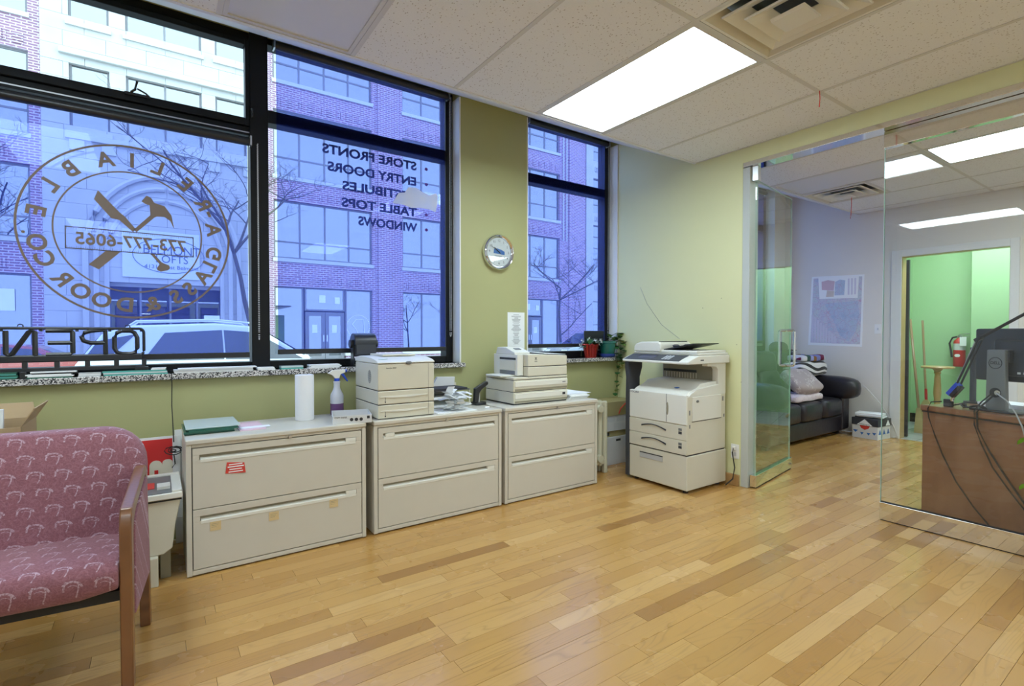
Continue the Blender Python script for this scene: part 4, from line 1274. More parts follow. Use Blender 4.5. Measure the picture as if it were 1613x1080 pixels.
for side in (0, 1):
    ox = 0.0 if side == 0 else SL
    xs0, xs1 = (-.034, .002) if side == 0 else (SL - .002, SL + .034)
    arm = [(-.025, 0.0), (-.027, .56), (-.020, .595), (-.004, .622), (.30, .688), (.345, .690), (.372, .672), (.366, .655), (.31, .650), (.07, .592), (.030, .565), (.020, .535), (.020, 0.0)]
    # front leg and arm rail as one bent piece
    MB().prism(arm, 'x', xs0, xs1).build('arm', 'arm_wood', se, local=True, bevel=.006)
    leg = [(.420, 0.0), (.462, 0.0), (.430, .30), (.372, .66), (.330, .655), (.385, .30)]
    MB().prism(leg, 'x', xs0, xs1).build('leg', 'arm_wood', se, local=True, bevel=.004)
    pan = [(.022, .24), (.395, .24), (.335, .648), (.08, .590), (.035, .565), (.022, .53)]
    MB().prism(pan, 'x', xs0 + .006, xs1 - .002 + .006).build('side_panel', 'mauve_fabric', se, local=True, bevel=.008, seg=3)
MB().box(SL + .03, -.03, .02, .39, .30, .335).build('seat_frame', 'rubber_black', se, local=True)

# ------------------------------------------------------------------ behind the settee: open carton, office machine, red print
cb = thing('cardboard_box', 'open brown cardboard box with flaps behind the settee', 'box', (-0.66, 3.12, 0))
m = MB()
for r in ((-.86, -.48, 2.96, 2.964), (-.86, -.48, 3.296, 3.30), (-.86, -.856, 2.964, 3.296), (-.484, -.48, 2.964, 3.296)): m.box(*r, .0, .82)
m.box(-.856, -.484, 2.964, 3.296, 0, .01)
m.build('body', 'cardboard', cb)
MB().add([(-.48, 2.96, .82), (-.48, 3.30, .82), (-.435, 3.30, .895), (-.435, 2.96, .895), (-.484, 2.96, .822), (-.484, 3.30, .822), (-.439, 3.30, .897), (-.439, 2.96, .897)], [(0, 1, 2, 3), (7, 6, 5, 4), (0, 3, 7, 4), (1, 5, 6, 2), (3, 2, 6, 7)]).build('flap', 'cardboard', cb)
MB().add([(-.86, 3.30, .82), (-.48, 3.30, .82), (-.50, 3.36, .885), (-.84, 3.36, .885), (-.86, 3.304, .82), (-.48, 3.304, .82), (-.50, 3.364, .885), (-.84, 3.364, .885)], [(0, 1, 2, 3), (7, 6, 5, 4), (0, 3, 7, 4), (1, 5, 6, 2), (3, 2, 6, 7)]).build('flap', 'cardboard', cb)
bk = box('folder', 'paper_white', None, -.80, -.55, 3.05, 3.07, .02, .89, .002)
tag(bk, 'white folder standing in the open cardboard box', 'folder')

om = thing('office_machine', 'cream office machine on a pedestal between settee and filing cabinet', 'office machine', (-0.19, 3.2, 0))
MB().prism([(-.40, .405), (.088, .405), (.064, .285), (.050, .165), (.015, .140), (-.36, .140), (-.39, .20)], 'y', 2.99, 3.36).build('body', 'cream_plastic', om, bevel=.006)
box('ledge', 'cream_light', om, -.41, .094, 2.975, 3.38, .410, .440, .006)
box('pedestal', 'cream_plastic', om, -.36, -.008, 2.96, 3.30, 0.0, .14, .004)
box('foot', 'cream_dark', om, .000, .044, 3.05, 3.36, 0.0, .15, .003)
box('seam', 'seam_dark', om, -.395, .090, 2.986, 3.0, .400, .404)
m = MB()
m.box(-.41, .092, 3.33, 3.37, .44, .452).box(.05, .092, 2.985, 3.33, .44, .450).box(-.41, -.38, 2.985, 3.33, .44, .450)
m.build('tray_frame', 'cream_light', om, bevel=.003)
box('tray_floor', 'grey_plastic', om, -.38, .05, 2.985, 3.33, .44, .444)
tg = box('leaflet', 'red_label', None, -.20, -.02, 3.08, 3.20, .4445, .447)
tag(tg, 'red leaflet lying in the tray of the cream office machine', 'leaflet')
tg = box('leaflet', 'cream_light', None, -.01, .045, 3.05, 3.13, .4445, .458)
tag(tg, 'small pale note block in the tray of the cream office machine', 'note block')
def coil(cx, cy, cz, r, n, seed, up=True):
    rr = random.Random(seed); pts = []
    for k in range(n * 10):
        a = 2 * math.pi * k / 10
        w = r * (.6 + .4 * math.sin(a * .37 + seed))
        pts.append((cx + w * math.cos(a), cy + w * .35 * math.sin(a * 1.3), cz + w * .55 * math.sin(a)))
    return pts
cd = MB().tube([(0.065, 3.535, .985), (0.066, 3.53, .93), (0.064, 3.54, .80), (0.068, 3.50, .68), (0.070, 3.465, .60)] , .0028, 6).tube(coil(.070, 3.455, .555, .045, 4, 2), .0028, 5).tube([(0.07, 3.455, .53), (0.075, 3.45, .48), (0.06, 3.445, .46)], .003, 5)
tag(cd.build('power_cable', 'rubber_black'), 'black power cord hanging from the sill and coiled before the red print', 'cord')
po = thing('art_print', 'red print with cream shapes leaning on the wall behind the office machine', 'print', (0.0, 3.5, 0))
box('board', 'paper_white', po, -.16, .102, 3.500, 3.506, .36, .632, .001)
box('red_field', 'red_poster', po, -.14, .064, 3.498, 3.500, .38, .618)
m = MB()
m.prism(rect_round(-.045, .015, .38, .50, .03, 8, (0, 0, 1, 1)), 'y', 3.4965, 3.498).prism(rect_round(.015, .064, .41, .50, .02, 6, (0, 0, 1, 1)), 'y', 3.4966, 3.498)
m.build('cream_shape', 'poster_cream', po)
box('doorway_shape', 'red_poster', po, -.022, -.004, 3.495, 3.4965, .385, .445)
pn = box('white_board', 'paper_white', None, .075, .125, 3.520, 3.528, 0, .66)
tag(pn, 'white board leaning upright between the red print and the filing cabinet', 'board')

# ------------------------------------------------------------------ things on the first cabinet
gs = thing('glass_samples', 'stack of green-edged glass sample plates on the cabinet with the red sticker', 'glass stack', (0.24, 3.28, CT))
rr = random.Random(8)
for k in range(6):
    dx, dy = rr.uniform(-.012, .012), rr.uniform(-.012, .012)
    box('glass_plate', 'glass_edge_green' if k < 5 else 'glass_top', gs, .115 + dx, .345 + dx + (.02 if k == 5 else 0), 3.10 + dy, 3.42 + dy, CT + k * .0062, CT + .0055 + k * .0062, .0006)
tag(box('paper_sheet', 'paper_pink', None, .36, .49, 3.08, 3.36, CT, CT + .004), 'pink papers lying beside the stacked glass samples', 'paper')
ls = box('leaflet', 'paper_white', None, .37, .52, 3.13, 3.19, CT + .0042, CT + .0052)
tag(ls, 'narrow white slip on the pink papers', 'paper')
tr = thing('paper_towel_roll', 'standing white paper towel roll on the cabinet', 'paper towel', (0.735, 3.275, CT))
MB().lathe([(.020, 0), (.053, 0.001), (.054, .004), (.054, .272), (.053, .276), (.020, .277), (.019, .268), (.019, .01)], (0.735, 3.275, CT), 32).build('roll', 'towel_paper', tr, smooth='angle')
MB().lathe([(.0185, 0), (.0185, .274), (.017, .274), (.017, 0)], (0.735, 3.275, CT), 20).build('core', 'cardboard', tr)

sb = thing('spray_bottle', 'clear spray bottle of purple cleaner with blue and white trigger', 'spray bottle', (0.955, 3.365, CT))
bc = (0.955, 3.365, CT)
MB().lathe([(.001, .002), (.040, .002), (.0415, .01), (.0415, .075)], bc, 24).build('liquid', 'purple_liquid', sb, smooth='angle')
MB().lathe([(.0412, .075), (.0415, .120), (.038, .135), (.024, .162), (.0195, .180), (.0195, .205), (.022, .21), (.022, .218), (.014, .219), (.001, .219)], bc, 24).build('bottle', 'bottle_plastic', sb, smooth='angle')
MB().cyl((bc[0], bc[1], CT + .219), (bc[0], bc[1], CT + .236), .017, 18).build('collar', 'blue_plastic', sb)
MB().prism([(bc[0] - .058, CT + .270), (bc[0] - .030, CT + .258), (bc[0] - .014, CT + .236), (bc[0] + .014, CT + .236), (bc[0] + .022, CT + .262), (bc[0] + .052, CT + .272), (bc[0] + .054, CT + .292), (bc[0] + .004, CT + .292), (bc[0] - .030, CT + .290)], 'y', bc[1] - .011, bc[1] + .011).build('trigger_head', 'cream_light', sb, bevel=.003)
MB().prism([(bc[0] + .026, CT + .262), (bc[0] + .042, CT + .268), (bc[0] + .072, CT + .215), (bc[0] + .066, CT + .213)], 'y', bc[1] - .008, bc[1] + .008).build('trigger', 'blue_plastic', sb, bevel=.002)
MB().cyl((bc[0] + .052, bc[1], CT + .283), (bc[0] + .064, bc[1], CT + .283), .010, 12).build('nozzle', 'blue_plastic', sb)

ld = thing('carton_tray', 'shallow white copy paper carton lid overhanging the cabinet corner', 'carton', (0.965, 3.10, CT), -14)
m = MB()
m.box(-.11, .11, -.12, .12, 0, .003)
for r in ((-.11, .11, -.12, -.117), (-.11, .11, .117, .12), (-.11, -.107, -.117, .117), (.107, .11, -.117, .117)): m.box(*r, 0.003, .046)
m.build('body', 'carton_white', ld, local=True)
m = MB()
for k in range(3): m.cyl((-.005 + k * .027, -.1206, .022), (-.005 + k * .027, -.1195, .022), .010, 14)
m.box(.082, .098, -.1206, -.1195, .024, .040)
m.build('carton_symbol', 'ink', ld, local=True)
lettering('carton_print', 'COPY PAPER', .012, 'ink', ld, frame((-.065, -.1204, .036), (1, 0, 0), (0, 0, 1)), local=True)
lettering('carton_print', 'COPY PAPER', .016, 'ink', ld, frame((-.1104, 0.0, .022), (0, -1, 0), (0, 0, 1)), local=True)

# ------------------------------------------------------------------ laser printer on the second cabinet
lp = thing('laser_printer', 'cream laser printer with two paper drawers on the middle cabinet', 'printer', (1.29, 3.22, CT))
x0, x1, y0, y1 = 1.098, 1.476, 3.003, 3.43
for z0, z1 in ((.694, .777), (.781, .864)):
    b = box('paper_drawer', 'cream_plastic', lp, x0, x1, y0, y1, z0, z1, .006, 3)
    pts = [(x0 + .015 + (x1 - .06 - x0) * k / 12, z0 + (z1 - z0) * (.56 - .10 * math.sin(math.pi * k / 12))) for k in range(13)]
    MB().prism(pts + [(x1 - .05, z0 + (z1 - z0) * .60), (x0 + .02, z0 + (z1 - z0) * .60)], 'y', y0 - .004, y0 + .004).build('drawer_pull', 'cream_light', b)
    m = MB().box(x0 + .045, x0 + .0475, y0 - .001, y0, z0 + .012, z0 + .045)
    m.prism([(x0 + .041, z0 + .018), (x0 + .0515, z0 + .018), (x0 + .04625, z0 + .008)], 'y', y0 - .001, y0)
    m.build('fill_mark', 'ink', b)
box('seam', 'seam_dark', lp, x0 + .004, x1 - .004, y0 + .004, y1 - .004, .6915, .866)
box('body', 'cream_plastic', lp, x0, x1, y0, y1, .868, 1.030, .007, 3)
top = [(y0 - .004, 1.033), (y0 - .004, 1.040), (y0 + .03, 1.052), (y0 + .12, 1.066), (y0 + .25, 1.070), (y1 - .10, 1.072), (y1, 1.060), (y1, 1.033)]
MB().prism(top, 'x', x0 - .002, x1 + .002).build('top_cover', 'cream_light', lp, bevel=.005, seg=3)
box('paper_rest', 'cream_plastic', lp, x0 + .09, x1 - .06, y0 + .16, y1 - .03, 1.071, 1.082, .004)
MB().ell(((x0 + x1) / 2 + .01, y0 - .004, 1.034), (.022, .006, .011), 16, 6).build('emblem', 'grey_plastic', lp, smooth=True)
lettering('model_name', 'LaserJet 4050', .012, 'ink', lp, frame((x0 + .085, y0 - .0006, 1.004), (1, 0, 0), (0, 0, 1)), extrude=.0003)
box('seam', 'seam_dark', lp, x1 - .044, x1 - .0425, y0 - .0008, y0 + .004, .70, 1.026)
m = MB()
for k in range(14):
    zz = .905 + k * .006
    hw = .028 * math.sqrt(max(0, 1 - ((k - 6.5) / 7) ** 2))
    m.box(x0 - .0015, x0 + .001, 3.15 - hw, 3.15 + hw, zz, zz + .003)
m.build('side_vent', 'grey_plastic', lp)
tag(MB().prism([(1.118, 3.05), (1.165, 3.06), (1.180, 3.055), (1.150, 3.045)], 'z', 1.058, 1.0595).build('sticky_note', 'teal_edge'), 'small teal note lying on the laser printer lid', 'note')

# letter trays, crumpled receipts and stapler behind
lt = thing('letter_tray', 'three-tier grey letter tray with papers behind the crumpled receipts', 'letter tray', (1.70, 3.33, CT))
for k, z in enumerate((CT + .004, CT + .062, CT + .120)):
    o = box('tray', 'paper_grey' if k < 2 else 'charcoal_plastic', lt, 1.52, 1.872, 3.22, 3.44, z, z + .005)
    box('tray_wall', 'cream_plastic', lt, 1.52, 1.872, 3.436, 3.44, z + .005, z + .035)
for x in (1.522, 1.866):
    for yy in (3.222, 3.43): box('post', 'cream_plastic', lt, x, x + .006, yy, yy + .008, CT, CT + .125)
box('post', 'cream_plastic', lt, 1.700, 1.708, 3.222, 3.23, CT, CT + .125)
for k, (z, mt, a, b) in enumerate(((CT + .009, 'paper_white', 1.54, 1.80), (CT + .067, 'paper_white', 1.55, 1.84), (CT + .125, 'ink', 1.53, 1.85))):
    pp = box('paper_stack', mt, None, a, b, 3.225, 3.42, z, z + .012)
    tag(pp, ('white paper stack in the lowest letter tray', 'white paper stack in the middle letter tray', 'black folder lying on the top letter tray')[k], 'paper' if k < 2 else 'folder')
en = MB().prism([(1.66, CT + .1375), (1.84, CT + .1375), (1.845, CT + .20), (1.70, CT + .205)], 'y', 3.405, 3.43).build('envelope_box', 'carton_white')
tag(en, 'small white box standing on the top letter tray', 'box')
tag(box('paper_sheet', 'paper_white', None, 1.50, 1.80, 3.0, 3.20, CT, CT + .004), 'white sheets lying flat at the front of the middle cabinet', 'paper')
rr = random.Random(14)
rc = thing('receipt_pile', 'loose pile of crumpled white receipts before the letter tray', 'receipts', (1.66, 3.12, CT + .004))
for k in range(22):
    cx, cy, cz = 1.665 + rr.uniform(-.05, .06), 3.085 + rr.uniform(-.05, .04), CT + .014 + k * .0055
    ang = rr.uniform(0, 3.1); w, l = rr.uniform(.045, .065), rr.uniform(.09, .15)
    tilt = rr.uniform(-.5, .5) if k < 12 else rr.uniform(-1.3, 1.3)
    v = []
    for i in range(5):
        s = (i / 4 - .5) * l
        for j in (-1, 1):
            x = s; yv = j * w / 2; zz = .012 * math.sin(i * 1.3 + k) + s * tilt * .6
            v.append((cx + x * math.cos(ang) - yv * math.sin(ang), cy + x * math.sin(ang) + yv * math.cos(ang), max(CT + .005, cz + zz)))
    f = [(2 * i, 2 * i + 2, 2 * i + 3, 2 * i + 1) for i in range(4)]
    n0 = len(v)
    v2 = v + [(a, b, c + .0006) for a, b, c in v]
    f2 = f + [tuple(n0 + q for q in reversed(g)) for g in f]
    MB().add(v2, f2).build('receipt', 'paper_white', rc)
sp = thing('stapler', 'black stapler standing open beside the letter tray', 'stapler', (1.955, 3.24, CT))
MB().prism(rect_round(1.905, 2.005, 3.19, 3.29, .03, 5), 'z', CT, CT + .022).build('base', 'black_plastic', sp, bevel=.006)
MB().prism([(1.900, CT + .02), (1.935, CT + .02), (1.945, CT + .09), (1.965, CT + .115), (2.02, CT + .15), (2.018, CT + .172), (1.995, CT + .172), (1.905, CT + .125)], 'y', 3.205, 3.235).build('arm', 'black_plastic', sp, bevel=.006)
box('magazine', 'brushed_steel', sp, 1.935, 1.953, 3.214, 3.226, CT + .02, CT + .085, .002)
tag(MB().tube([(1.90, 3.06, CT + .004), (1.93, 3.05, CT + .006), (1.96, 3.06, CT + .004), (1.95, 3.075, CT + .005), (1.975, 3.05, CT + .004)], .003, 5).build('bent_clip', 'brushed_steel'), 'bent wire clip on the middle cabinet edge', 'clip')

# ------------------------------------------------------------------ two-tray printer on the third cabinet
tp = thing('tabloid_printer', 'large cream printer on two stacked paper trays on the cabinet by the radiator', 'printer', (2.40, 3.24, CT))
X0, X1, Y0, Y1 = 2.135, 2.655, 3.045, 3.43
for z0, z1 in ((.700, .783), (.787, .872)):
    b = box('paper_drawer', 'cream_plastic', tp, X0, X1, Y0, Y1, z0, z1, .005)
    MB().prism([(Y0 - .006, z1 - .012), (Y0 - .006, z1 - .045), (Y0 + .004, z1 - .062), (Y0 + .004, z1 - .008)], 'x', X0 + .012, X1 - .004).build('drawer_front', 'cream_light', b)
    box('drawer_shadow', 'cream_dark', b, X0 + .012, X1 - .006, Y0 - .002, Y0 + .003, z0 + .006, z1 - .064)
box('tray_number', 'ink', tp, X1 - .055, X1 - .028, Y0 - .0075, Y0 - .0058, .742, .760)
box('model_mark', 'ink_grey', tp, X1 - .055, X1 - .025, Y0 - .0075, Y0 - .0058, .838, .846)
box('seam', 'seam_dark', tp, X0 + .006, X1 - .006, Y0 + .006, Y1 - .006, .692, .880)
for a in (X0 + .02, X1 - .05):
    for b in (Y0 + .02, Y1 - .05): box('foot', 'rubber_black', tp, a, a + .03, b, b + .03, CT, .70)
box('deck', 'cream_plastic', tp, X0, X1, Y0, Y1, .876, .892, .004)
U0 = 2.270
m = MB()
m.box(U0, X1, Y0 + .004, Y1, .896, .966)
m.build('lower_housing', 'cream_plastic', tp, bevel=.006)
MB().prism([(U0, .970), (X1, .970), (X1, 1.046), (U0 + .10, 1.060), (U0, 1.060)], 'y', Y0 + .004, Y1).build('upper_housing', 'cream_plastic', tp, bevel=.006)
box('seam', 'seam_dark', tp, U0 + .006, X1 - .005, Y0 + .008, Y1 - .01, .89, .972)
MB().prism([(Y0 + .10, 1.058), (Y0 + .10, 1.075), (Y0 + .22, 1.112), (Y0 + .34, 1.112), (Y0 + .36, 1.058)], 'x', U0 - .055, U0 + .09).build('control_panel', 'cream_light', tp, bevel=.006)
MB().obox((U0 + .02, Y0 + .17, 1.098), (.055, .035, .004), Matrix.Rotation(R(17), 3, 'X')).build('display', 'grey_plastic', tp)
m = MB().box(U0 - .058, U0 - .001, Y0 + .06, Y1, .90, 1.058)
m.build('rear_guide', 'cream_light', tp, bevel=.004)
box('paper_path', 'seam_dark', tp, U0 - .061, U0 - .055, Y0 + .08, Y1 - .09, 1.018, 1.034)
box('paper_path', 'grey_plastic', tp, U0 - .061, U0 - .055, Y0 + .09, Y1 - .09, .905, .935)
box('feed_cover', 'cream_plastic', tp, U0 - .063, U0 - .057, Y0 + .08, Y1 - .09, .94, 1.012, .002)
box('feed_tray', 'cream_light', tp, X0 - .05, U0 - .03, Y0 + .10, Y1 - .08, .893, .905, .004)
lettering('maker_mark', 'X', .026, 'ink', tp, frame((U0 + .075, Y0 + .0036, 1.028), (1, 0, 0), (0, 0, 1)), bold=.001)
lettering('maker_name', 'xerox', .011, 'ink', tp, frame((U0 + .075, Y0 + .0036, 1.008), (1, 0, 0), (0, 0, 1)))
pp = MB().add([(2.47, 3.10, 1.0615), (2.70, 3.12, 1.050), (2.72, 3.36, 1.052), (2.45, 3.38, 1.070), (2.47, 3.10, 1.064), (2.70, 3.12, 1.0525), (2.72, 3.36, 1.0545), (2.45, 3.38, 1.0725)], [(0, 3, 2, 1), (4, 5, 6, 7), (0, 1, 5, 4), (1, 2, 6, 5), (2, 3, 7, 6), (3, 0, 4, 7)]).build('paper_sheet', 'paper_white')
tag(pp, 'white sheets lying across the top of the two-tray printer', 'paper')
ps = thing('paper_stack', 'thick stack of white paper at the end of the cabinet by the radiator', 'paper', (2.79, 3.17, CT))
for k in range(4):
    q = .006 * ((k * 7) % 3)
    box('ream', 'paper_white' if k != 1 else 'paper_grey', ps, 2.690 + q, 2.885 + q, 3.06 - q, 3.32 - q, CT + k * .010, CT + .0095 + k * .010)
MB().add([(2.68, 3.10, CT + .041), (2.93, 3.06, CT + .043), (2.90, 3.26, CT + .041), (2.70, 3.36, CT + .075), (2.68, 3.10, CT + .042), (2.93, 3.06, CT + .044), (2.90, 3.26, CT + .042), (2.70, 3.36, CT + .076)], [(0, 3, 1), (3, 2, 1), (4, 5, 7), (5, 6, 7), (0, 1, 5, 4), (1, 2, 6, 5), (2, 3, 7, 6), (3, 0, 4, 7)]).build('top_sheet', 'paper_white', ps)

# ------------------------------------------------------------------ radiator and cartons in the corner
rd = thing('radiator', 'cream cast iron radiator beside the last filing cabinet', 'radiator', (3.115, 3.35, 0))
for k in range(5):
    yy = 3.155 + k * .065
    m = MB()
    for xx in (3.025, 3.085, 3.145, 3.205): m.cyl((xx, yy + .025, .07), (xx, yy + .025, .62), .023, 10)
    m.box(3.01, 3.22, yy + .008, yy + .042, .08, .125).box(3.01, 3.22, yy + .008, yy + .042, .585, .63)
    m.box(3.005, 3.045, yy + .005, yy + .045, 0, .08).box(3.185, 3.225, yy + .005, yy + .045, 0, .08)
    m.build('section', 'radiator_paint', rd, bevel=.008, seg=2)
for z in (.14, .57):
    MB().cyl((3.115, 3.130, z), (3.115, 3.165, z), .034, 20).build('boss', 'radiator_paint', rd, bevel=.006)
    MB().cyl((3.115, 3.18, z), (3.115, 3.46, z), .022, 12).build('pipe', 'radiator_paint', rd)
def carton(name, label, x0, x1, y0, y1, z0, z1, mt, group='cartons stacked by the radiator'):
    t = thing(name, label, 'box', ((x0 + x1) / 2, (y0 + y1) / 2, z0), group=group)
    box('body', mt, t, x0, x1, y0, y1, z0, z1, .003)
    return t
b = carton('carton', 'white carton at the bottom of the stack behind the copier', 3.275, 3.75, 3.325, 3.57, 0, .255, 'carton_white')
box('hand_hole', 'seam_dark', b, 3.50, 3.56, 3.3235, 3.326, .215, .235)
b = carton('carton', 'flat brown carton squeezed between the white cartons behind the copier', 3.285, 3.755, 3.345, 3.57, .256, .312, 'cardboard_olive')
box('mark', 'ink', b, 3.40, 3.43, 3.3435, 3.346, .27, .30)
b = carton('carton', 'white printed carton under the top brown box behind the copier', 3.28, 3.75, 3.33, 3.57, .313, .455, 'carton_white')
m = MB()
for k in range(4): m.box(3.48, 3.62, 3.3285, 3.3305, .335 + k * .012, .341 + k * .012)
m.box(3.39, 3.49, 3.3285, 3.3305, .40, .44).box(3.51, 3.61, 3.3285, 3.3305, .40, .44)
m.build('print', 'paper_grey', b)
b = carton('carton', 'brown carton on top of the stack behind the copier', 3.27, 3.765, 3.32, 3.575, .456, .585, 'cardboard_olive')
tag(MB().tube([(3.52, 3.31, .47), (3.54, 3.305, .52), (3.59, 3.30, .56), (3.66, 3.29, .59), (3.72, 3.28, .59)], .005, 6).build('red_cable', 'red_label'), 'red cable looping over the top carton behind the copier', 'cable')

# ------------------------------------------------------------------ photocopier
cp = thing('photocopier', 'tall cream photocopier with dark control panel against the yellow wall', 'copier', (3.51, 2.66, 0))
a0, a1, b0, b1 = 3.26, 3.755, 2.375, 2.945      # depth along x, width along y
box('base_unit', 'cream_plastic', cp, a0, a1 + .012, b0, b1, .025, .288, .008, 3)
m = MB()
for xx in (a0 + .03, a1 - .06):
    for yy in (b0 + .03, b1 - .06): m.cyl((xx + .015, yy + .015, 0), (xx + .015, yy + .015, .026), .02, 10)
m.build('caster', 'rubber_black', cp)
MB().box(a0 - .003, a0 + .004, 2.60, 2.83, .205, .245).build('drawer_grip', 'ceramic_grey', cp)
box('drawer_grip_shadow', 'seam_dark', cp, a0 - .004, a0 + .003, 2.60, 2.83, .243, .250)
box('seam', 'seam_dark', cp, a0 + .008, a1 - .005, b0 + .006, b1 - .006, .286, .297)
m = MB()
m.box(a0 + .003, a1, b0, b1, .296, .740)
m.build('body', 'cream_plastic', cp, bevel=.008, seg=3)
for i, (z0, z1) in enumerate(((.297, .403), (.407, .518))):
    d = box('paper_drawer', 'cream_plastic', cp, a0 - .004, a0 + .006, b0 + .003, b1 - .003, z0, z1, .003)
    n = 10
    up = [(2.565 + .245 * k / n, z0 + .062 + .020 * math.sin(math.pi * k / n) + .008 * k / n) for k in range(n + 1)]
    dn = [(p[0], p[1] - .013 + .006 * math.cos(math.pi * (k / n - .5))) for k, p in enumerate(up)]
    MB().prism(up + dn[::-1], 'x', a0 - .010, a0 - .003).build('drawer_pull', 'charcoal_plastic', d, bevel=.002)
    box('drawer_number', 'charcoal_plastic', d, a0 - .0052, a0 - .0035, b0 + .045, b0 + .075, z0 + .045, z0 + .065)
    box('size_mark', 'grey_plastic', d, a0 - .0052, a0 - .0035, b0 + .045, b0 + .075, z0 + .070, z0 + .090)
# front cover with the sloping exit tray behind it
MB().prism([(b0 + .003, .522), (b1 - .003, .522), (b1 - .003, .752), (b0 + .20, .752), (b0 + .003, .752)], 'x', a0 - .006, a0 + .03).build('front_cover', 'cream_light', cp, bevel=.008, seg=3)
box('cover_seam', 'seam_dark', cp, a0 - .0068, a0, b0 + .185, b0 + .188, .53, .748)
MB().ell((a0 - .004, b0 + .178, .635), (.006, .012, .055), 12, 8).build('cover_grip', 'cream_dark', cp, smooth=True)
lettering('maker_name', 'KYOCERA', .022, 'ink_grey', cp, frame((a0 - .0066, b1 - .055, .735), (0, -1, 0), (0, 0, 1)), bold=.0006)
MB().prism([(a0 + .01, .745), (a0 + .05, .770), (a0 + .14, .800), (a0 + .19, .828), (a1 - .04, .842), (a1 - .04, .74)], 'y', b0 + .02, b1 - .03).build('exit_tray', 'cream_light', cp, bevel=.006)
MB().ell((a0 + .10, b0 + .17, .792), (.022, .022, .004), 14, 6).build('round_label', 'ink_blue', cp, smooth=True)
# right side with rounded neck, rear column and side door
MB().prism([(a0 + .01, .735), (a0 + .05, .762), (a0 + .12, .790), (a1 - .10, .815), (a1 - .105, .93), (a1 - .13, .955), (a0 + .25, .962), (a0 + .25, .985), (a1, .985), (a1, .735)], 'y', b0, b0 + .05).build('side_panel', 'cream_light', cp, bevel=.004)
box('side_door', 'cream_light', cp, a0 + .06, a1 - .065, b0 - .005, b0 + .002, .55, .735, .006, 3)
box('side_door_seam', 'seam_dark', cp, a0 + .055, a1 - .06, b0 - .002, b0 + .001, .544, .548)
MB().ell((a0 + .12, b0 - .005, .70), (.018, .004, .011), 12, 6).build('side_latch', 'grey_plastic', cp, smooth=True)
for x, z, s in ((a0 + .022, .60, .018), (a0 + .024, .50, .014), (a1 - .045, .68, .018), (a1 - .03, .55, .012)):
    box('side_mark', 'grey_plastic', cp, x, x + .012, b0 - .0015, b0 + .001, z, z + s * 2)
box('rear_column', 'cream_plastic', cp, a1 - .095, a1, b0 + .05, b1 - .02, .735, .985, .006)
box('back_panel', 'cream_dark', cp, a1 - .10, a1 - .095, b0 + .06, b1 - .03, .84, .98)
box('rear_box', 'cream_light', cp, a1 - .005, a1 + .03, b0 + .02, b0 + .09, .31, .50, .003)
box('gate_strip', 'black_plastic', cp, a1 - .104, a1 - .099, b0 + .20, b1 - .04, .895, .915)
m = MB()
for k in range(12): m.box(a1 - .104, a1 - .100, b0 + .20 + k * .027, b0 + .205 + k * .027, .845, .89)
m.build('gate_fin', 'cream_plastic', cp)
# dark left upright
MB().prism([(a0 - .004, .02), (a0 - .004, .70), (a0 + .0, .85), (a0 - .014, .93), (a0 - .014, .985), (a0 + .16, .985), (a0 + .16, .93), (a0 + .13, .85), (a0 + .13, .02)], 'y', b1 + .001, b1 + .042).build('left_upright', 'charcoal_plastic', cp, bevel=.005)
# scanner, panel, document feeder
MB().prism([(a0 - .035, .985), (a0 - .035, 1.003), (a0 + .02, 1.025), (a0 + .10, 1.048), (a1 + .01, 1.048), (a1 + .01, .985)], 'y', b0 - .028, b1 + .05).build('scanner_body', 'cream_light', cp, bevel=.006, seg=3)
MB().add([(a0 - .030, b0 + .055, 1.0085), (a0 - .030, b1 + .035, 1.0085), (a0 + .088, b1 + .035, 1.0485), (a0 + .088, b0 + .055, 1.0485), (a0 - .030, b0 + .055, 1.003), (a0 - .030, b1 + .035, 1.003), (a0 + .088, b1 + .035, 1.043), (a0 + .088, b0 + .055, 1.043)], [(0, 3, 2, 1), (4, 5, 6, 7), (0, 1, 5, 4), (1, 2, 6, 5), (2, 3, 7, 6), (3, 0, 4, 7)]).build('control_panel', 'charcoal_plastic', cp)
def on_panel(f, yy, lift): return (a0 - .030 + .118 * f, yy, 1.0085 + .040 * f + lift)
m = MB()
for fa, fb, ya, yb in ((.25, .80, 2.70, 2.86),):
    m.add([on_panel(fa, ya, .0012), on_panel(fb, ya, .0012), on_panel(fb, yb, .0012), on_panel(fa, yb, .0012)], [(0, 1, 2, 3)])
    m.add([on_panel(fa, ya, .0002), on_panel(fb, ya, .0002), on_panel(fb, yb, .0002), on_panel(fa, yb, .0002)], [(3, 2, 1, 0)])
m.build('screen', 'screen_blue', cp)
rot = Matrix.Rotation(-math.atan2(.040, .118), 3, 'Y')
for i in range(4):
    for k in range(3):
        MB().obox(on_panel(.25 + i * .17, 2.55 + k * .028, .001), (.012, .018, .004), rot).build('key', 'paper_grey', cp)
MB().prism([(a0 + .10, 1.050), (a0 + .09, 1.066), (a1, 1.066), (a1, 1.050)], 'y', b0 - .02, b1 + .04).build('platen_lid', 'cream_light', cp, bevel=.005)
MB().prism([(2.70, 1.068), (2.98, 1.068), (2.98, 1.110), (2.955, 1.135), (2.90, 1.150), (2.72, 1.150), (2.70, 1.13)], 'x', a0 + .09, a1 - .005).build('feeder', 'cream_light', cp, bevel=.010, seg=3)
box('feeder_slot', 'black_plastic', cp, a0 + .12, a1 - .03, 2.72, 2.74, 1.148, 1.154)
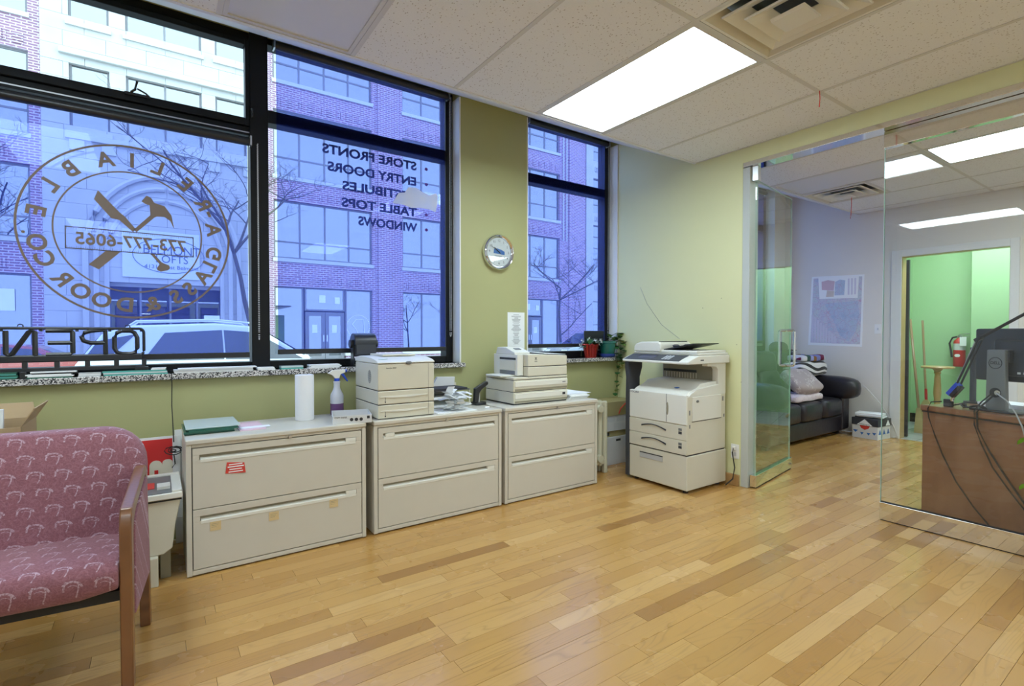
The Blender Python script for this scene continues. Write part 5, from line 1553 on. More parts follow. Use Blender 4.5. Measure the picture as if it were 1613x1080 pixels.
MB().add([(a0 + .12, 2.69, 1.080), (a1 - .03, 2.69, 1.080), (a1 - .03, 2.42, 1.135), (a0 + .12, 2.42, 1.135), (a0 + .12, 2.69, 1.092), (a1 - .03, 2.69, 1.092), (a1 - .03, 2.42, 1.141), (a0 + .12, 2.42, 1.141)], [(0, 3, 2, 1), (4, 5, 6, 7), (0, 1, 5, 4), (1, 2, 6, 5), (2, 3, 7, 6), (3, 0, 4, 7)]).build('feeder_tray', 'black_plastic', cp)
m = MB()
for xx in (a0 + .16, a0 + .30): m.ell((xx, 2.60, 1.118), (.030, .028, .014), 14, 6)
m.build('paper_guide', 'charcoal_plastic', cp, smooth=True)
box('feeder_output', 'cream_light', cp, a0 + .10, a1 - .01, b0 - .01, 2.70, 1.067, 1.085, .006)
box('side_usb', 'seam_dark', cp, a0 + .12, a0 + .16, b0 - .0295, b0 - .027, 1.01, 1.018)

ol = thing('wall_outlet', 'white wall outlet low on the yellow wall behind the copier', 'outlet', (RX, 2.315, .27))
box('plate', 'switch_white', ol, RX - .006, RX, 2.28, 2.35, .215, .33, .002)
box('plug', 'switch_white', ol, RX - .03, RX - .006, 2.30, 2.33, .285, .315, .003)
box('socket', 'paper_grey', ol, RX - .008, RX - .005, 2.302, 2.328, .235, .265)
tag(MB().tube([(RX - .028, 2.315, .30), (RX - .05, 2.31, .27), (RX - .04, 2.295, .15), (RX - .05, 2.305, .06), (RX - .10, 2.335, .012)], .005, 6).build('power_cable', 'rubber_black'), 'black power cord plugged in low behind the copier', 'cord')
tag(MB().tube([(RX - .003, 3.30, 1.66), (RX - .003, 3.22, 1.50), (RX - .003, 3.05, 1.30), (RX - .003, 2.85, 1.17)], .0012, 5).build('thin_wire', 'ink_grey'), 'thin grey wire running down the wall to the copier', 'wire')

# ------------------------------------------------------------------ on the window sills
SZ = 0.985
sg = thing('open_sign', 'unlit black neon OPEN sign facing the street, standing on the sill', 'sign', (-0.38, 3.60, SZ))
SY = 3.60
def outline(pts, r=.0075, n=6): return MB().tube([(x, SY, z) for x, z in pts], r, n)
m = outline(rect_round(-.715, -.064, 1.098, 1.245, .02, 4) + [(-.715, 1.118)], .0085)
m.box(-.70, -.075, SY - .012, SY + .012, 1.070, 1.100)
for k in range(6):
    a = -.70 + k * .125
    m.box(a, a + .022, SY - .010, SY + .010, 1.035, 1.072)
m.box(-.70, -.060, SY - .010, SY + .010, 1.018, 1.038)
m.build('frame', 'black_plastic', sg, bevel=.003)
box('foot', 'black_plastic', sg, -.105, -.045, SY - .045, SY + .02, SZ + .027, SZ + .045, .003)
box('foot', 'black_plastic', sg, -.580, -.552, SY - .04, SY + .02, SZ, SZ + .036, .003)
def X_(px): return -.658 + .002627 * px
Lt = {
 'O': [(X_(188), 1.232), (X_(180), 1.222), (X_(175.5), 1.195), (X_(175.5), 1.135), (X_(180), 1.112), (X_(188), 1.104), (X_(204), 1.104), (X_(211), 1.112), (X_(214.5), 1.135), (X_(214.5), 1.195), (X_(210), 1.222), (X_(203), 1.232), (X_(188), 1.232)],
 'P': [(X_(160.5), 1.104), (X_(160.5), 1.232), (X_(138), 1.232), (X_(127), 1.222), (X_(122), 1.200), (X_(125), 1.178), (X_(136), 1.166), (X_(160), 1.166)],
 'E': [(X_(67), 1.232), (X_(106), 1.232), (X_(108), 1.225), (X_(108), 1.112), (X_(106), 1.106), (X_(67), 1.106)],
 'N': [(X_(51), 1.104), (X_(51), 1.225), (X_(46), 1.232), (X_(42), 1.224), (X_(18), 1.112), (X_(13), 1.106), (X_(9), 1.114), (X_(9), 1.232)]}
for ch in 'OPEN':
    m = outline(Lt[ch], .0125)
    if ch == 'E': m.tube([(X_(108), SY, 1.168), (X_(70), SY, 1.168)], .0125, 6)
    o = m.build('letter', 'black_plastic', sg, smooth='angle')
    m = MB().tube([(x, SY + .014, z) for x, z in Lt[ch]], .0045, 6)
    if ch == 'E': m.tube([(X_(108), SY + .014, 1.168), (X_(70), SY + .014, 1.168)], .0045, 6)
    m.build('neon_tube', 'neon_tube', o, smooth='angle')
for x in (X_(30), X_(198)):
    outline([(x - .012, 1.25), (x - .009, 1.262), (x, 1.266), (x + .009, 1.262), (x + .012, 1.25)], .003).build('hook', 'black_plastic', sg)
m = MB()
for x in (X_(3), X_(60), X_(115), X_(168), X_(222)): m.box(x - .007, x + .007, SY - .004, SY + .004, 1.228, 1.244)
m.build('spacer', 'black_plastic', sg)
tag(MB().tube([(-.066, 3.60, 1.03), (-.03, 3.59, 1.015), (.01, 3.575, .992), (.05, 3.56, .990), (.065, 3.539, .988)], .003, 6).build('sign_cable', 'rubber_black'), 'black cable leading from the open sign over the sill edge', 'cable')

def plates(name, label, cat, x0, x1, y0, y1, n, th, mats, z=SZ, rz=0.0, seed=1, j=.006, group=None):
    t = thing(name, label, cat, ((x0 + x1) / 2, (y0 + y1) / 2, z), rz, group)
    rr = random.Random(seed); hx, hy = (x1 - x0) / 2, (y1 - y0) / 2
    for k in range(n):
        dx, dy = rr.uniform(-j, j), rr.uniform(-j * .4, j * .4)
        box('sheet' if 'paper' in mats[k % len(mats)] else 'plate', mats[k % len(mats)], t, -hx + dx, hx + dx, -hy + dy, hy + dy, k * th, k * th + th * .92, local=True)
    return t
plates('glass_samples', 'tall stack of thick green glass plates at the settee end of the sill', 'glass stack', -.80, -.585, 3.555, 3.572 + .06, 5, .0072, ['glass_edge_green', 'teal_edge'], seed=3)
plates('paper_stack', 'untidy papers and leaflets on the sill below the open sign', 'paper', -.545, -.365, 3.553, 3.60, 5, .007, ['glass_edge_green', 'paper_white', 'paper_white', 'ink', 'paper_white'], seed=4, j=.014)
plates('leaflet_pile', 'low white papers on the sill between the open sign feet', 'paper', -.352, -.258, 3.556, 3.60, 3, .007, ['paper_grey', 'paper_white'], seed=5)
plates('glass_samples', 'long teal-edged glass strips on the sill under the open sign corner', 'glass stack', -.245, .045, 3.550, 3.60, 3, .0085, ['teal_edge', 'glass_top', 'teal_edge'], seed=6, j=.004)
plates('paper_stack', 'white booklets lying on the teal glass strips', 'paper', -.030, .038, 3.551, 3.578, 2, .006, ['paper_white'], SZ + .0255, seed=7)
plates('paper_stack', 'long white papers on the sill before the dark window post', 'paper', .085, .50, 3.551, 3.625, 4, .007, ['paper_white', 'paper_white', 'paper_grey', 'paper_white'], seed=8, j=.012)
plates('paper_stack', 'small white papers on the sill just left of the turquoise plate', 'paper', .52, .62, 3.553, 3.62, 2, .009, ['paper_white'], seed=9)
plates('glass_samples', 'turquoise glass plate on the sill above the paper towel', 'glass stack', .655, .79, 3.552, 3.62, 2, .011, ['teal_edge', 'glass_top'], seed=10, j=.003)
plates('paper_stack', 'white cards on the sill above the spray bottle', 'paper', .83, 1.03, 3.553, 3.62, 3, .008, ['paper_white'], seed=11, j=.012)

rf = thing('rotary_card_file', 'black rotary card file with smoky cover on the sill behind the laser printer', 'card file', (1.21, 3.60, SZ))
m = MB()
prof = [(3.60 + .066 * math.cos(R(a)), 1.150 + .070 * math.sin(R(a))) for a in range(-20, 201, 15)]
m.prism(prof, 'x', 1.132, 1.288).build('cover', 'monitor_dark', rf, bevel=.004)
m = MB()
for k in range(9): m.box(1.140, 1.280, 3.535 + k * .012, 3.538 + k * .012, 1.055 + abs(k - 4) * .004, 1.14)
m.build('card', 'charcoal_plastic', rf)
for s, x in ((-1, 1.132), (1, 1.288)):
    MB().cyl((x, 3.60, 1.145), (x + s * .022, 3.60, 1.145), .030, 18).build('knob', 'black_plastic', rf, bevel=.003)
    MB().prism([(3.565, SZ), (3.635, SZ), (3.622, 1.15), (3.578, 1.15)], 'x', x - .004, x + .004).build('side_frame', 'black_plastic', rf)
box('base', 'black_plastic', rf, 1.128, 1.292, 3.552, 3.63, SZ, SZ + .012, .003)
tag(box('book', 'paper_white', None, 1.36, 1.62, 3.555, 3.62, SZ, SZ + .05, .003), 'white book lying on the sill behind the laser printer lid', 'book')

# plants on the sill of the narrow window
def leaf(mb, p, d, ln, wd, curl=.25):
    p, d = Vector(p), Vector(d).normalized()
    side = d.cross(Vector((0, 0, 1)))
    if side.length < .05: side = Vector((1, 0, 0))
    side.normalize(); nrm = side.cross(d)
    prof = ((0, .05), (.25, .85), (.5, 1.0), (.78, .6), (1, .02))
    v = []
    for f, w in prof:
        c = p + d * ln * f - nrm * (-curl * ln * f * f * .6)
        v += [c - side * wd * w / 2 + nrm * .12 * wd * w, c + side * wd * w / 2 + nrm * .12 * wd * w]
    f = [(2 * i, 2 * i + 1, 2 * i + 3, 2 * i + 2) for i in range(4)]
    n0 = len(v)
    mb.add(v + [q - nrm * .0008 for q in v], f + [tuple(n0 + i for i in reversed(g)) for g in f])
rp = thing('potted_plant', 'white-flowering plant in a red foil wrapped pot on the sill', 'plant', (3.425, 3.592, SZ))
m = MB()
n = 28
rings = []
for zf, r in ((0, .052), (.03, .055), (.09, .066), (.125, .076), (.130, .072), (.10, .060)):
    rings.append([(3.425 + (r + .004 * math.sin(k * 2.6) * (1 + zf * 8)) * math.cos(2 * math.pi * k / n), 3.592 + (r + .004 * math.sin(k * 2.6) * (1 + zf * 8)) * math.sin(2 * math.pi * k / n), SZ + zf + (.006 * math.sin(k * 2.1) if zf > .12 else 0)) for k in range(n)])
m.loft(rings).build('foil_pot', 'red_foil', rp)
rr = random.Random(4)
lv, fl = MB(), MB()
for k in range(44):
    a = rr.uniform(0, 6.28); el = rr.uniform(-.2, 1.2)
    r0 = rr.uniform(.01, .05)
    p = (3.425 + r0 * math.cos(a), 3.592 + r0 * math.sin(a) * .8, SZ + .115 + rr.uniform(0, .03))
    d = (math.cos(a), math.sin(a) * .5 - .12, el * .6)
    leaf(lv, p, d, rr.uniform(.06, .12), .026, -.4)
    if k % 2 == 0:
        q = Vector(p) + Vector(d).normalized() * rr.uniform(.05, .085)
        for j in range(5):
            b = j * 1.2566
            leaf(fl, q, (math.cos(b), -.5, math.sin(b)), .020, .014, 0)
lv.build('leaf_cluster', 'leaf_dark', rp, kind='stuff'); fl.build('flower_cluster', 'petal_white', rp, kind='stuff')
MB().tube([(3.355, 3.58, SZ + .10), (3.30, 3.555, SZ + .105), (3.265, 3.545, SZ + .07), (3.258, 3.542, SZ + .02)], .0025, 5).build('trailing_stem', 'stem_brown', rp)

gp = thing('potted_ivy', 'trailing ivy in a dark green glazed pot on a blue saucer', 'plant', (3.645, 3.582, SZ))
gc = (3.645, 3.582, SZ)
MB().lathe([(.01, .001), (.062, .001), (.074, .012), (.078, .034), (.074, .036), (.06, .014), (.01, .012)], gc, 28).build('saucer', 'blue_glaze', gp, smooth='angle')
MB().lathe([(.01, .014), (.055, .014), (.066, .03), (.078, .075), (.084, .135), (.090, .140), (.090, .158), (.080, .158), (.076, .135), (.01, .13)], gc, 32).build('pot', 'green_glaze', gp, smooth='angle')
MB().lathe([(.001, .131), (.074, .137)], gc, 20).build('soil', 'soil', gp)
stems = [[(3.66, 3.60, SZ + .14), (3.72, 3.56, SZ + .19), (3.745, 3.525, SZ + .16), (3.75, 3.515, SZ + .06), (3.748, 3.515, SZ - .06), (3.735, 3.52, SZ - .13), (3.725, 3.53, SZ - .20), (3.72, 3.54, SZ - .33), (3.70, 3.53, SZ - .36)],
         [(3.68, 3.62, SZ + .14), (3.735, 3.60, SZ + .22), (3.765, 3.57, SZ + .24), (3.78, 3.54, SZ + .18), (3.77, 3.52, SZ + .08), (3.755, 3.51, SZ + .0), (3.76, 3.50, SZ - .06), (3.765, 3.495, SZ - .11)],
         [(3.64, 3.60, SZ + .14), (3.66, 3.56, SZ + .20), (3.69, 3.53, SZ + .17), (3.70, 3.515, SZ + .10), (3.695, 3.51, SZ + .02), (3.69, 3.508, SZ - .06)]]
m = MB()
rr = random.Random(9)
k = 0
leaves = {'leaf_dark': [], 'leaf_light': [], 'leaf_yellow': []}
for s in stems:
    m.tube(s, .0022, 5)
    for i in range(1, len(s)):
        a, b = Vector(s[i - 1]), Vector(s[i])
        nn = 4 if i < 6 else 2
        for q in range(nn):
            p = a.lerp(b, (q + .5) / nn)
            an = rr.uniform(0, 6.28)
            d = Vector((math.cos(an) * .9, -abs(math.sin(an)) * .7 - .2, rr.uniform(-.6, .5)))
            mt = 'leaf_yellow' if k % 11 == 5 else ('leaf_light' if k % 3 == 0 else 'leaf_dark')
            leaves[mt].append((p, d, rr.uniform(.045, .080)))
            k += 1
m.build('stem', 'stem_brown', gp)
for mt, lst in leaves.items():
    for p, d, ln in lst:
        b = MB(); leaf(b, p, d, ln, ln * .85, .2); b.build('leaf', mt, gp)
mo = thing('small_monitor', 'small dark screen standing on the sill behind the potted plants', 'monitor', (3.56, 3.69, SZ))
box('screen_back', 'monitor_dark', mo, 3.42, 3.69, 3.674, 3.683, 1.055, 1.245, .003)
box('neck', 'black_plastic', mo, 3.53, 3.57, 3.676, 3.682, SZ + .008, 1.06)
box('foot_plate', 'black_plastic', mo, 3.47, 3.63, 3.672, 3.70, SZ, SZ + .008, .002)

# ------------------------------------------------------------------ clock and notice on the pier
ck = thing('wall_clock', 'round chrome wall clock on the olive pier', 'clock', (2.349, FY, 1.897))
cc = (2.349, 1.897)
def disc(r, ya, yb, n=40): return MB().cyl((cc[0], ya, cc[1]), (cc[0], yb, cc[1]), r, n)
disc(.120, FY - .030, FY - .001).build('face', 'paper_grey', ck)
rings = []
for r, yy in ((.148, FY - .001), (.150, FY - .02), (.146, FY - .042), (.136, FY - .050), (.122, FY - .042), (.116, FY - .031)):
    rings.append([(cc[0] + r * math.cos(2 * math.pi * k / 48), yy, cc[1] + r * math.sin(2 * math.pi * k / 48)) for k in range(48)])
MB().loft(rings, caps=False).build('rim', 'chrome', ck, smooth=True)
for k in range(1, 13):
    a = R(90 - 30 * k)
    lettering('numeral', str(k), .028, 'ink', ck, frame((cc[0] + .094 * math.cos(a), FY - .0305, cc[1] + .094 * math.sin(a)), (1, 0, 0), (0, 0, 1)), extrude=.0002)
MB().prism([(cc[0] - .055, cc[1] - .012), (cc[0] + .055, cc[1] - .02), (cc[0] + .055, cc[1] + .008), (cc[0] + .02, cc[1] + .022), (cc[0] - .02, cc[1] + .030), (cc[0] - .05, cc[1] + .025)], 'y', FY - .0308, FY - .030).build('dial_emblem', 'ink_blue', ck)
m = MB().box(cc[0] - .045, cc[0] + .03, FY - .0308, FY - .030, cc[1] - .034, cc[1] - .030).box(cc[0] - .03, cc[0] + .015, FY - .0308, FY - .030, cc[1] - .042, cc[1] - .039)
m.build('dial_print', 'ink_grey', ck)
for an, ln, w in ((142, .062, .007), (150, .085, .004)):
    d = Vector((math.cos(R(an)), 0, math.sin(R(an))))
    s = Vector((-d.z, 0, d.x))
    c0 = Vector((cc[0], FY - .034, cc[1]))
    v = [c0 - d * .015 - s * w / 2, c0 - d * .015 + s * w / 2, c0 + d * ln + s * w / 3, c0 + d * ln - s * w / 3]
    MB().add(v + [q + Vector((0, .0012, 0)) for q in v], [(0, 1, 2, 3), (7, 6, 5, 4), (0, 3, 7, 4), (1, 5, 6, 2), (2, 6, 7, 3), (0, 4, 5, 1)]).build('hand', 'ink', ck)
disc(.119, FY - .0415, FY - .040).build('cover_glass', 'window_glass', ck)

nt = thing('notice', 'tall white printed notice taped to the pier below the clock', 'notice', (2.545, FY, 1.09))
box('sheet', 'paper_white', nt, 2.455, 2.634, FY - .0016, FY - .0002, 1.085, 1.400)
m = MB(); rr = random.Random(2)
z = 1.378
for blk, nl in ((1, 1), (1, 9), (1, 1), (1, 9), (1, 1), (1, 5), (1, 1), (1, 8)):
    for k in range(nl):
        w = rr.uniform(.018, .052) if nl > 1 else .030
        m.box(2.545 - w, 2.545 + w, FY - .0020, FY - .0015, z, z + .0026)
        z -= .0064
    z -= .005
m.build('printed_line', 'ink_grey', nt)

# ------------------------------------------------------------------ the office behind the glass
mp = thing('wall_map', 'large printed state road map pinned to the office wall', 'map', (FX, 2.94, 1.06))
def quad_x(name, pts, d0, d1, mat, parent): return MB().prism(pts, 'x', FX - d1, FX - d0).build(name, mat, parent)
quad_x('sheet', [(3.276, 1.068), (2.649, 1.056), (2.632, 1.935), (3.237, 1.960)], .001, .004, 'paper_white', mp)
quad_x('map_area', [(3.245, 1.10), (2.670, 1.085), (2.655, 1.915), (3.215, 1.935)], .004, .0046, 'map_print', mp)
quad_x('state_outline', [(3.08, 1.60), (2.98, 1.40), (2.90, 1.20), (2.80, 1.12), (2.72, 1.24), (2.68, 1.45), (2.70, 1.62)], .0046, .0050, 'map_state', mp)
for k in range(9):
    a = 3.235 - k * .034
    box('index_column', 'map_index', mp, FX - .0052, FX - .0046, a - .024, a, 1.10, 1.46 - k * .034)
o = quad_x('overlaid_sheet', [(3.14, 1.665), (2.70, 1.655), (2.69, 1.925), (3.155, 1.94)], .006, .008, 'paper_white', mp)
quad_x('pink_region', [(3.11, 1.78), (2.97, 1.76), (2.96, 1.88), (3.04, 1.90), (3.115, 1.885)], .008, .0084, 'map_pink', o)
quad_x('tan_region', [(3.06, 1.685), (2.97, 1.685), (2.965, 1.755), (3.05, 1.77)], .008, .0084, 'map_tan', o)
quad_x('blue_region', [(2.96, 1.70), (2.85, 1.70), (2.84, 1.88), (2.90, 1.895), (2.955, 1.87)], .008, .0084, 'map_state', o)
for k in range(3): box('table_column', 'map_index', o, FX - .0084, FX - .008, 2.72 + k * .036, 2.738 + k * .036, 1.70, 1.90)
sw = thing('light_switch', 'white light switch plate beside the doorway', 'switch', (FX, 2.484, 1.272))
box('plate', 'switch_white', sw, FX - .006, FX, 2.449, 2.519, 1.215, 1.33, .002)
box('toggle', 'paper_grey', sw, FX - .014, FX - .005, 2.478, 2.490, 1.26, 1.285, .001)

so = thing('leather_sofa', 'black leather sofa under the office window', 'sofa', (6.1, 3.12, 0))
S0, S1 = 5.05, 6.94
box('base', 'black_leather', so, S0 + .06, S1 - .06, 2.74, 3.48, .05, .24, .02, 3)
for a in (S0 + .12, S1 - .18):
    for b in (2.80, 3.38): box('foot', 'rubber_black', so, a, a + .06, b, b + .06, 0, .052)
def cushion(name, x0, x1, y0, y1, z0, z1, mat, parent, p=.35, nu=28, nv=12, tilt=0.0, kind=None):
    m = MB()
    c = ((x0 + x1) / 2, (y0 + y1) / 2, (z0 + z1) / 2)
    m.ell((0, 0, 0), ((x1 - x0) / 2, (y1 - y0) / 2, (z1 - z0) / 2), nu, nv, p)
    rt = Matrix.Translation(Vector(c)) @ Matrix.Rotation(tilt, 4, 'X')
    return m.build(name, mat, parent, smooth=True, mw=rt)
n3 = 3
wd = (S1 - S0 - .42) / n3
for k in range(n3):
    a = S0 + .21 + k * wd
    cushion('seat_cushion', a + .004, a + wd - .004, 2.70, 3.30, .235, .455, 'black_leather', so, .30)
    cushion('back_cushion', a + .004, a + wd - .004, 3.16, 3.46, .40, .78, 'black_leather', so, .45, tilt=R(-8))
    cushion('head_cushion', a + .004, a + wd - .004, 3.22, 3.50, .70, 1.00, 'black_leather', so, .5, tilt=R(-8))
for x0 in (S0, S1 - .24):
    box('arm_side', 'black_leather', so, x0 + .03, x0 + .21, 2.72, 3.46, .06, .50, .03, 3)
    cushion('arm_pad', x0 - .005, x0 + .245, 2.58, 3.42, .42, .70, 'black_leather', so, .55)
box('back_frame', 'black_leather', so, S0 + .05, S1 - .05, 3.42, 3.53, .10, .86, .03, 3)
# bedding on the sofa
def soft(name, label, cat, x0, x1, y0, y1, z0, z1, mat, p=.4, tilt=0.0, group=None, yaw=0.0):
    c = ((x0 + x1) / 2, (y0 + y1) / 2, (z0 + z1) / 2)
    m = MB().ell((0, 0, 0), ((x1 - x0) / 2, (y1 - y0) / 2, (z1 - z0) / 2), 32, 14, p)
    rr = random.Random(name + label)
    m.v = [(v[0] + .006 * math.sin(v[1] * 31 + v[2] * 23), v[1] + .006 * math.sin(v[0] * 27 + 1), v[2] + .008 * math.sin(v[0] * 21 + v[1] * 17)) for v in m.v]
    o = m.build(name, mat, None, smooth=True, mw=Matrix.Rotation(yaw, 4, 'Z') @ Matrix.Rotation(tilt, 4, 'X'))
    o.location = c
    return tag(o, label, cat, group)
soft('folded_quilt', 'folded pale pink quilt on the leather sofa seat', 'quilt', 5.72, 6.38, 2.76, 3.04, .455, .535, 'pale_quilt', .35, group='bedding on the sofa')
soft('pillow', 'tan embroidered pillow leaning on the folded blankets', 'pillow', 5.80, 6.36, 2.72, 3.06, .60, .74, 'pillow_cloth', .5, R(42), 'bedding on the sofa')
soft('zebra_blanket', 'folded zebra striped blanket on the sofa arm', 'blanket', 6.24, 6.92, 2.94, 3.24, .70, .88, 'zebra_blanket', .45, 0, 'bedding on the sofa')
soft('folded_towel', 'folded striped towel on top of the zebra blanket', 'towel', 6.30, 6.86, 2.95, 3.20, .878, .955, 'striped_towel', .4, 0, 'bedding on the sofa')
cpp = thing('cap', 'brown cap resting on top of the sofa backrest', 'cap', (6.42, 3.33, 1.0))
MB().ell((6.42, 3.34, 1.035), (.10, .11, .085), 20, 10, .9).build('crown', 'cap_brown', cpp, smooth=True)
MB().ell((6.47, 3.25, 1.012), (.11, .10, .010), 20, 8).build('brim', 'cap_brown', cpp, smooth=True)

pb2 = thing('paper_carton', 'blue and white copy paper carton with black lid on the office floor', 'box', (6.865, 2.475, 0), -6)
box('body', 'carton_white', pb2, -.14, .14, -.135, .135, 0, .165, .002, local=True)
box('lid', 'charcoal_plastic', pb2, -.146, .146, -.141, .141, .15, .235, .003, local=True)
m = MB()
for s, w, z in ((-.10, .022, .05), (-.04, .020, .04), (.03, .020, .04), (.10, .028, .06)):
    m.prism([(s - w, z + .03), (s + w, z + .03), (s, z)], 'x', -.1412, -.1398)
for s in (-.09, .0, .09): m.prism([(s - .03, .06), (s + .03, .06), (s, .12)], 'y', -.1362, -.1348)
m.build('blue_triangle', 'ink_blue', pb2, local=True)
MB().prism([(-.055, .15), (.055, .15), (.04, .12), (0, .10), (-.04, .12)], 'x', -.1412, -.1396).build('red_badge', 'red_label', pb2, local=True)
m = MB().prism([(-.085, .153), (.085, .153), (0, .225)], 'x', -.1472, -.1458).prism([(.02, .155), (.12, .155), (.07, .222)], 'y', -.1422, -.1408)
m.build('lid_label', 'paper_white', pb2, local=True)
lettering('lid_print', 'Multipurpose', .022, 'ink', pb2, frame((-.1474, 0, .166), (0, -1, 0), (0, 0, 1)), local=True)
mg = thing('magazine_pile', 'pile of magazines on the paper carton lid', 'magazines', (6.86, 2.475, .236), 8)
rr = random.Random(6)
for k in range(5):
    dx, dy = rr.uniform(-.012, .012), rr.uniform(-.015, .015)
    box('magazine', ('ink', 'paper_white', 'paper_grey', 'paper_white', 'paper_white')[k], mg, -.10 + dx, .10 + dx, -.13 + dy, .13 + dy, k * .011, k * .011 + .0105, local=True)
tag(MB().tube([(7.0, 2.62, .60), (6.99, 2.52, .50), (7.0, 2.44, .40), (7.02, 2.36, .26), (7.03, 2.30, .12), (7.03, 2.27, .03), (7.0, 2.30, .012)], .005, 6).build('white_cable', 'cord_white'), 'white cord running down beside the paper carton', 'cord')

# desk, turned a little towards the glass
A0 = Vector((4.24, 1.235, 0)); yaw = math.degrees(math.atan2(-.936, -.353))
dk = thing('desk', 'brown wooden desk with panel back behind the glass partition', 'desk', A0, yaw)
# local x runs along the panel, local y into the office
DW, DD = .86, .70
box('back_panel', 'desk_wood', dk, 0.0, DW, .012, .034, 0, .69, .002, local=True)
box('top', 'desk_wood', dk, -.006, DW + .004, -.004, DD, .70, .737, .006, 3, local=True)
box('edge_band', 'black_plastic', dk, 0.0, DW, .004, DD - .01, .690, .700, local=True)
box('side_panel', 'desk_wood', dk, .0, .022, .034, DD - .02, 0, .69, .002, local=True)
box('side_panel', 'desk_wood', dk, DW - .022, DW, .034, DD - .02, 0, .69, .002, local=True)
DT = .737
def local_thing(name, label, cat, lx, ly, z=DT, group=None):
    p = WM[dk] @ Vector((lx, ly, z))
    return thing(name, label, cat, p, yaw, group)
mt = local_thing('computer_monitor', 'large black monitor seen from behind on a grey stand with round logo', 'monitor', .36, .12)
m = MB().prism(rect_round(-.178, .36, .183, .512, .012, 3), 'y', .085, .125)
m.build('screen_housing', 'monitor_dark', mt, local=True, bevel=.008)
box('rear_bulge', 'monitor_dark', mt, -.06, .26, .055, .09, .22, .44, .012, 3, local=True)
st = MB().prism([(-.054, 0), (.056, 0), (.046, .382), (-.050, .380)], 'y', -.014, .016)
st.build('stand', 'stand_grey', mt, local=True, bevel=.006)
m = MB()
MB().cyl((.0, -.016, .118), (.0, -.013, .118), .030, 24).build('cable_hole', 'rubber_black', mt, local=True)
MB().cyl((.012, -.0175, .118), (.012, -.0155, .118), .016, 20).build('hole_ring', 'chrome', mt, local=True)
rg = [(-.002 + .034 * math.cos(2 * math.pi * k / 32), -.0155, .300 + .034 * math.sin(2 * math.pi * k / 32)) for k in range(33)]
MB().tube(rg, .0022, 5).build('logo_ring', 'ink', mt, local=True)
lettering('logo', 'DELL', .024, 'ink', mt, frame((-.002, -.0150, .300), (1, 0, 0), (0, 0, 1)), local=True, bold=.0008, squeeze=1.0)
box('mount', 'black_plastic', mt, -.03, .05, .016, .058, .30, .38, .004, local=True)
box('foot_plate', 'charcoal_plastic', mt, -.12, .14, -.05, .14, 0, .012, .004, local=True)
m = MB()
for k in range(3): m.box(.07 + k * .03, .085 + k * .03, .052, .056, .235, .247)
m.build('port', 'paper_grey', mt, local=True)
m2 = local_thing('monitor_arm', 'dark grey monitor post clamped to the far side of the desk', 'monitor arm', .03, .42)
MB().cyl((0, 0, 0), (0, 0, .385), .018, 16).build('post', 'charcoal_plastic', m2, local=True)
MB().cyl((0, 0, 0), (0, 0, .012), .05, 20).build('base', 'charcoal_plastic', m2, local=True)
box('arm', 'charcoal_plastic', m2, 0, .14, -.014, .014, .345, .378, .004, local=True)
la = local_thing('desk_lamp', 'black architect lamp with blue sprung arm clamped at the desk corner', 'lamp', .115, .075)
box('clamp', 'charcoal_plastic', la, -.018, .022, -.02, .02, 0, .05, .004, local=True)
rotm = Matrix.Rotation(R(-32), 3, 'Y').inverted()
MB().obox((.035, 0, .118), (.032, .034, .10), Matrix.Rotation(R(38), 3, 'Y')).build('joint_cover', 'blue_plastic', la, local=True, bevel=.004)
MB().obox((.050, 0, .105), (.026, .036, .09), Matrix.Rotation(R(38), 3, 'Y')).build('joint_core', 'black_plastic', la, local=True, bevel=.004)
MB().cyl((.02, 0, .04), (.03, 0, .08), .012, 10).build('pivot', 'chrome', la, local=True)
m = MB()
for s in (-.010, .010): m.tube([(.060 + s * .5, s, .150), (.178 + s * .5, s, .440)], .006, 8)
m.build('lower_arm', 'black_plastic', la, local=True)
MB().tube([(.040, .004, .150), (.158, .004, .455)], .0025, 6).build('spring_rod', 'brushed_steel', la, local=True)
m = MB()
for s in (-.008, .008): m.tube([(.160, s, .442), (.52, s + .02, .675)], .0065, 8)
m.build('upper_arm', 'black_plastic', la, local=True)
MB().obox((.172, 0, .447), (.045, .03, .022), Matrix.Rotation(R(-33), 3, 'Y')).build('elbow', 'black_plastic', la, local=True, bevel=.004)
MB().lathe([(.02, .06), (.03, .05), (.075, -.05), (.072, -.05), (.028, .045), (.018, .055)], (.56, .02, .66), 20).build('lamp_shade', 'black_plastic', la, local=True, smooth='angle')
# cables and papers
def dcable(name, label, pts, r=.004, mt='rubber_black'):
    o = MB().tube([WM[dk] @ Vector(p) for p in pts], r, 6).build(name, mt)
    return tag(o, label, 'cable')
dcable('power_cable', 'black cable dropping from the desk lamp over the panel edge', [(.085, .06, DT + .03), (.055, .01, DT + .025), (.050, -.012, DT - .02), (.06, -.016, .66), (.10, -.016, .55), (.15, -.016, .43), (.23, -.014, .28), (.33, -.012, .15), (.42, -.012, .06), (.45, -.012, .008)])
dcable('power_cable', 'black cable hanging down the desk panel below the monitor stand', [(.36, .08, DT + .115), (.335, .03, DT + .06), (.325, -.012, DT + .004), (.33, -.018, .66), (.37, -.018, .55), (.43, -.016, .42), (.52, -.016, .30), (.62, -.014, .18), (.72, -.012, .08), (.76, -.012, .006)])
dcable('power_cable', 'second black cable beside the one hanging below the monitor stand', [(.37, .07, DT + .10), (.345, .02, DT + .04), (.34, -.012, DT), (.35, -.020, .64), (.41, -.020, .52), (.50, -.018, .38), (.60, -.018, .24), (.70, -.014, .10), (.73, -.014, .007)], .005)
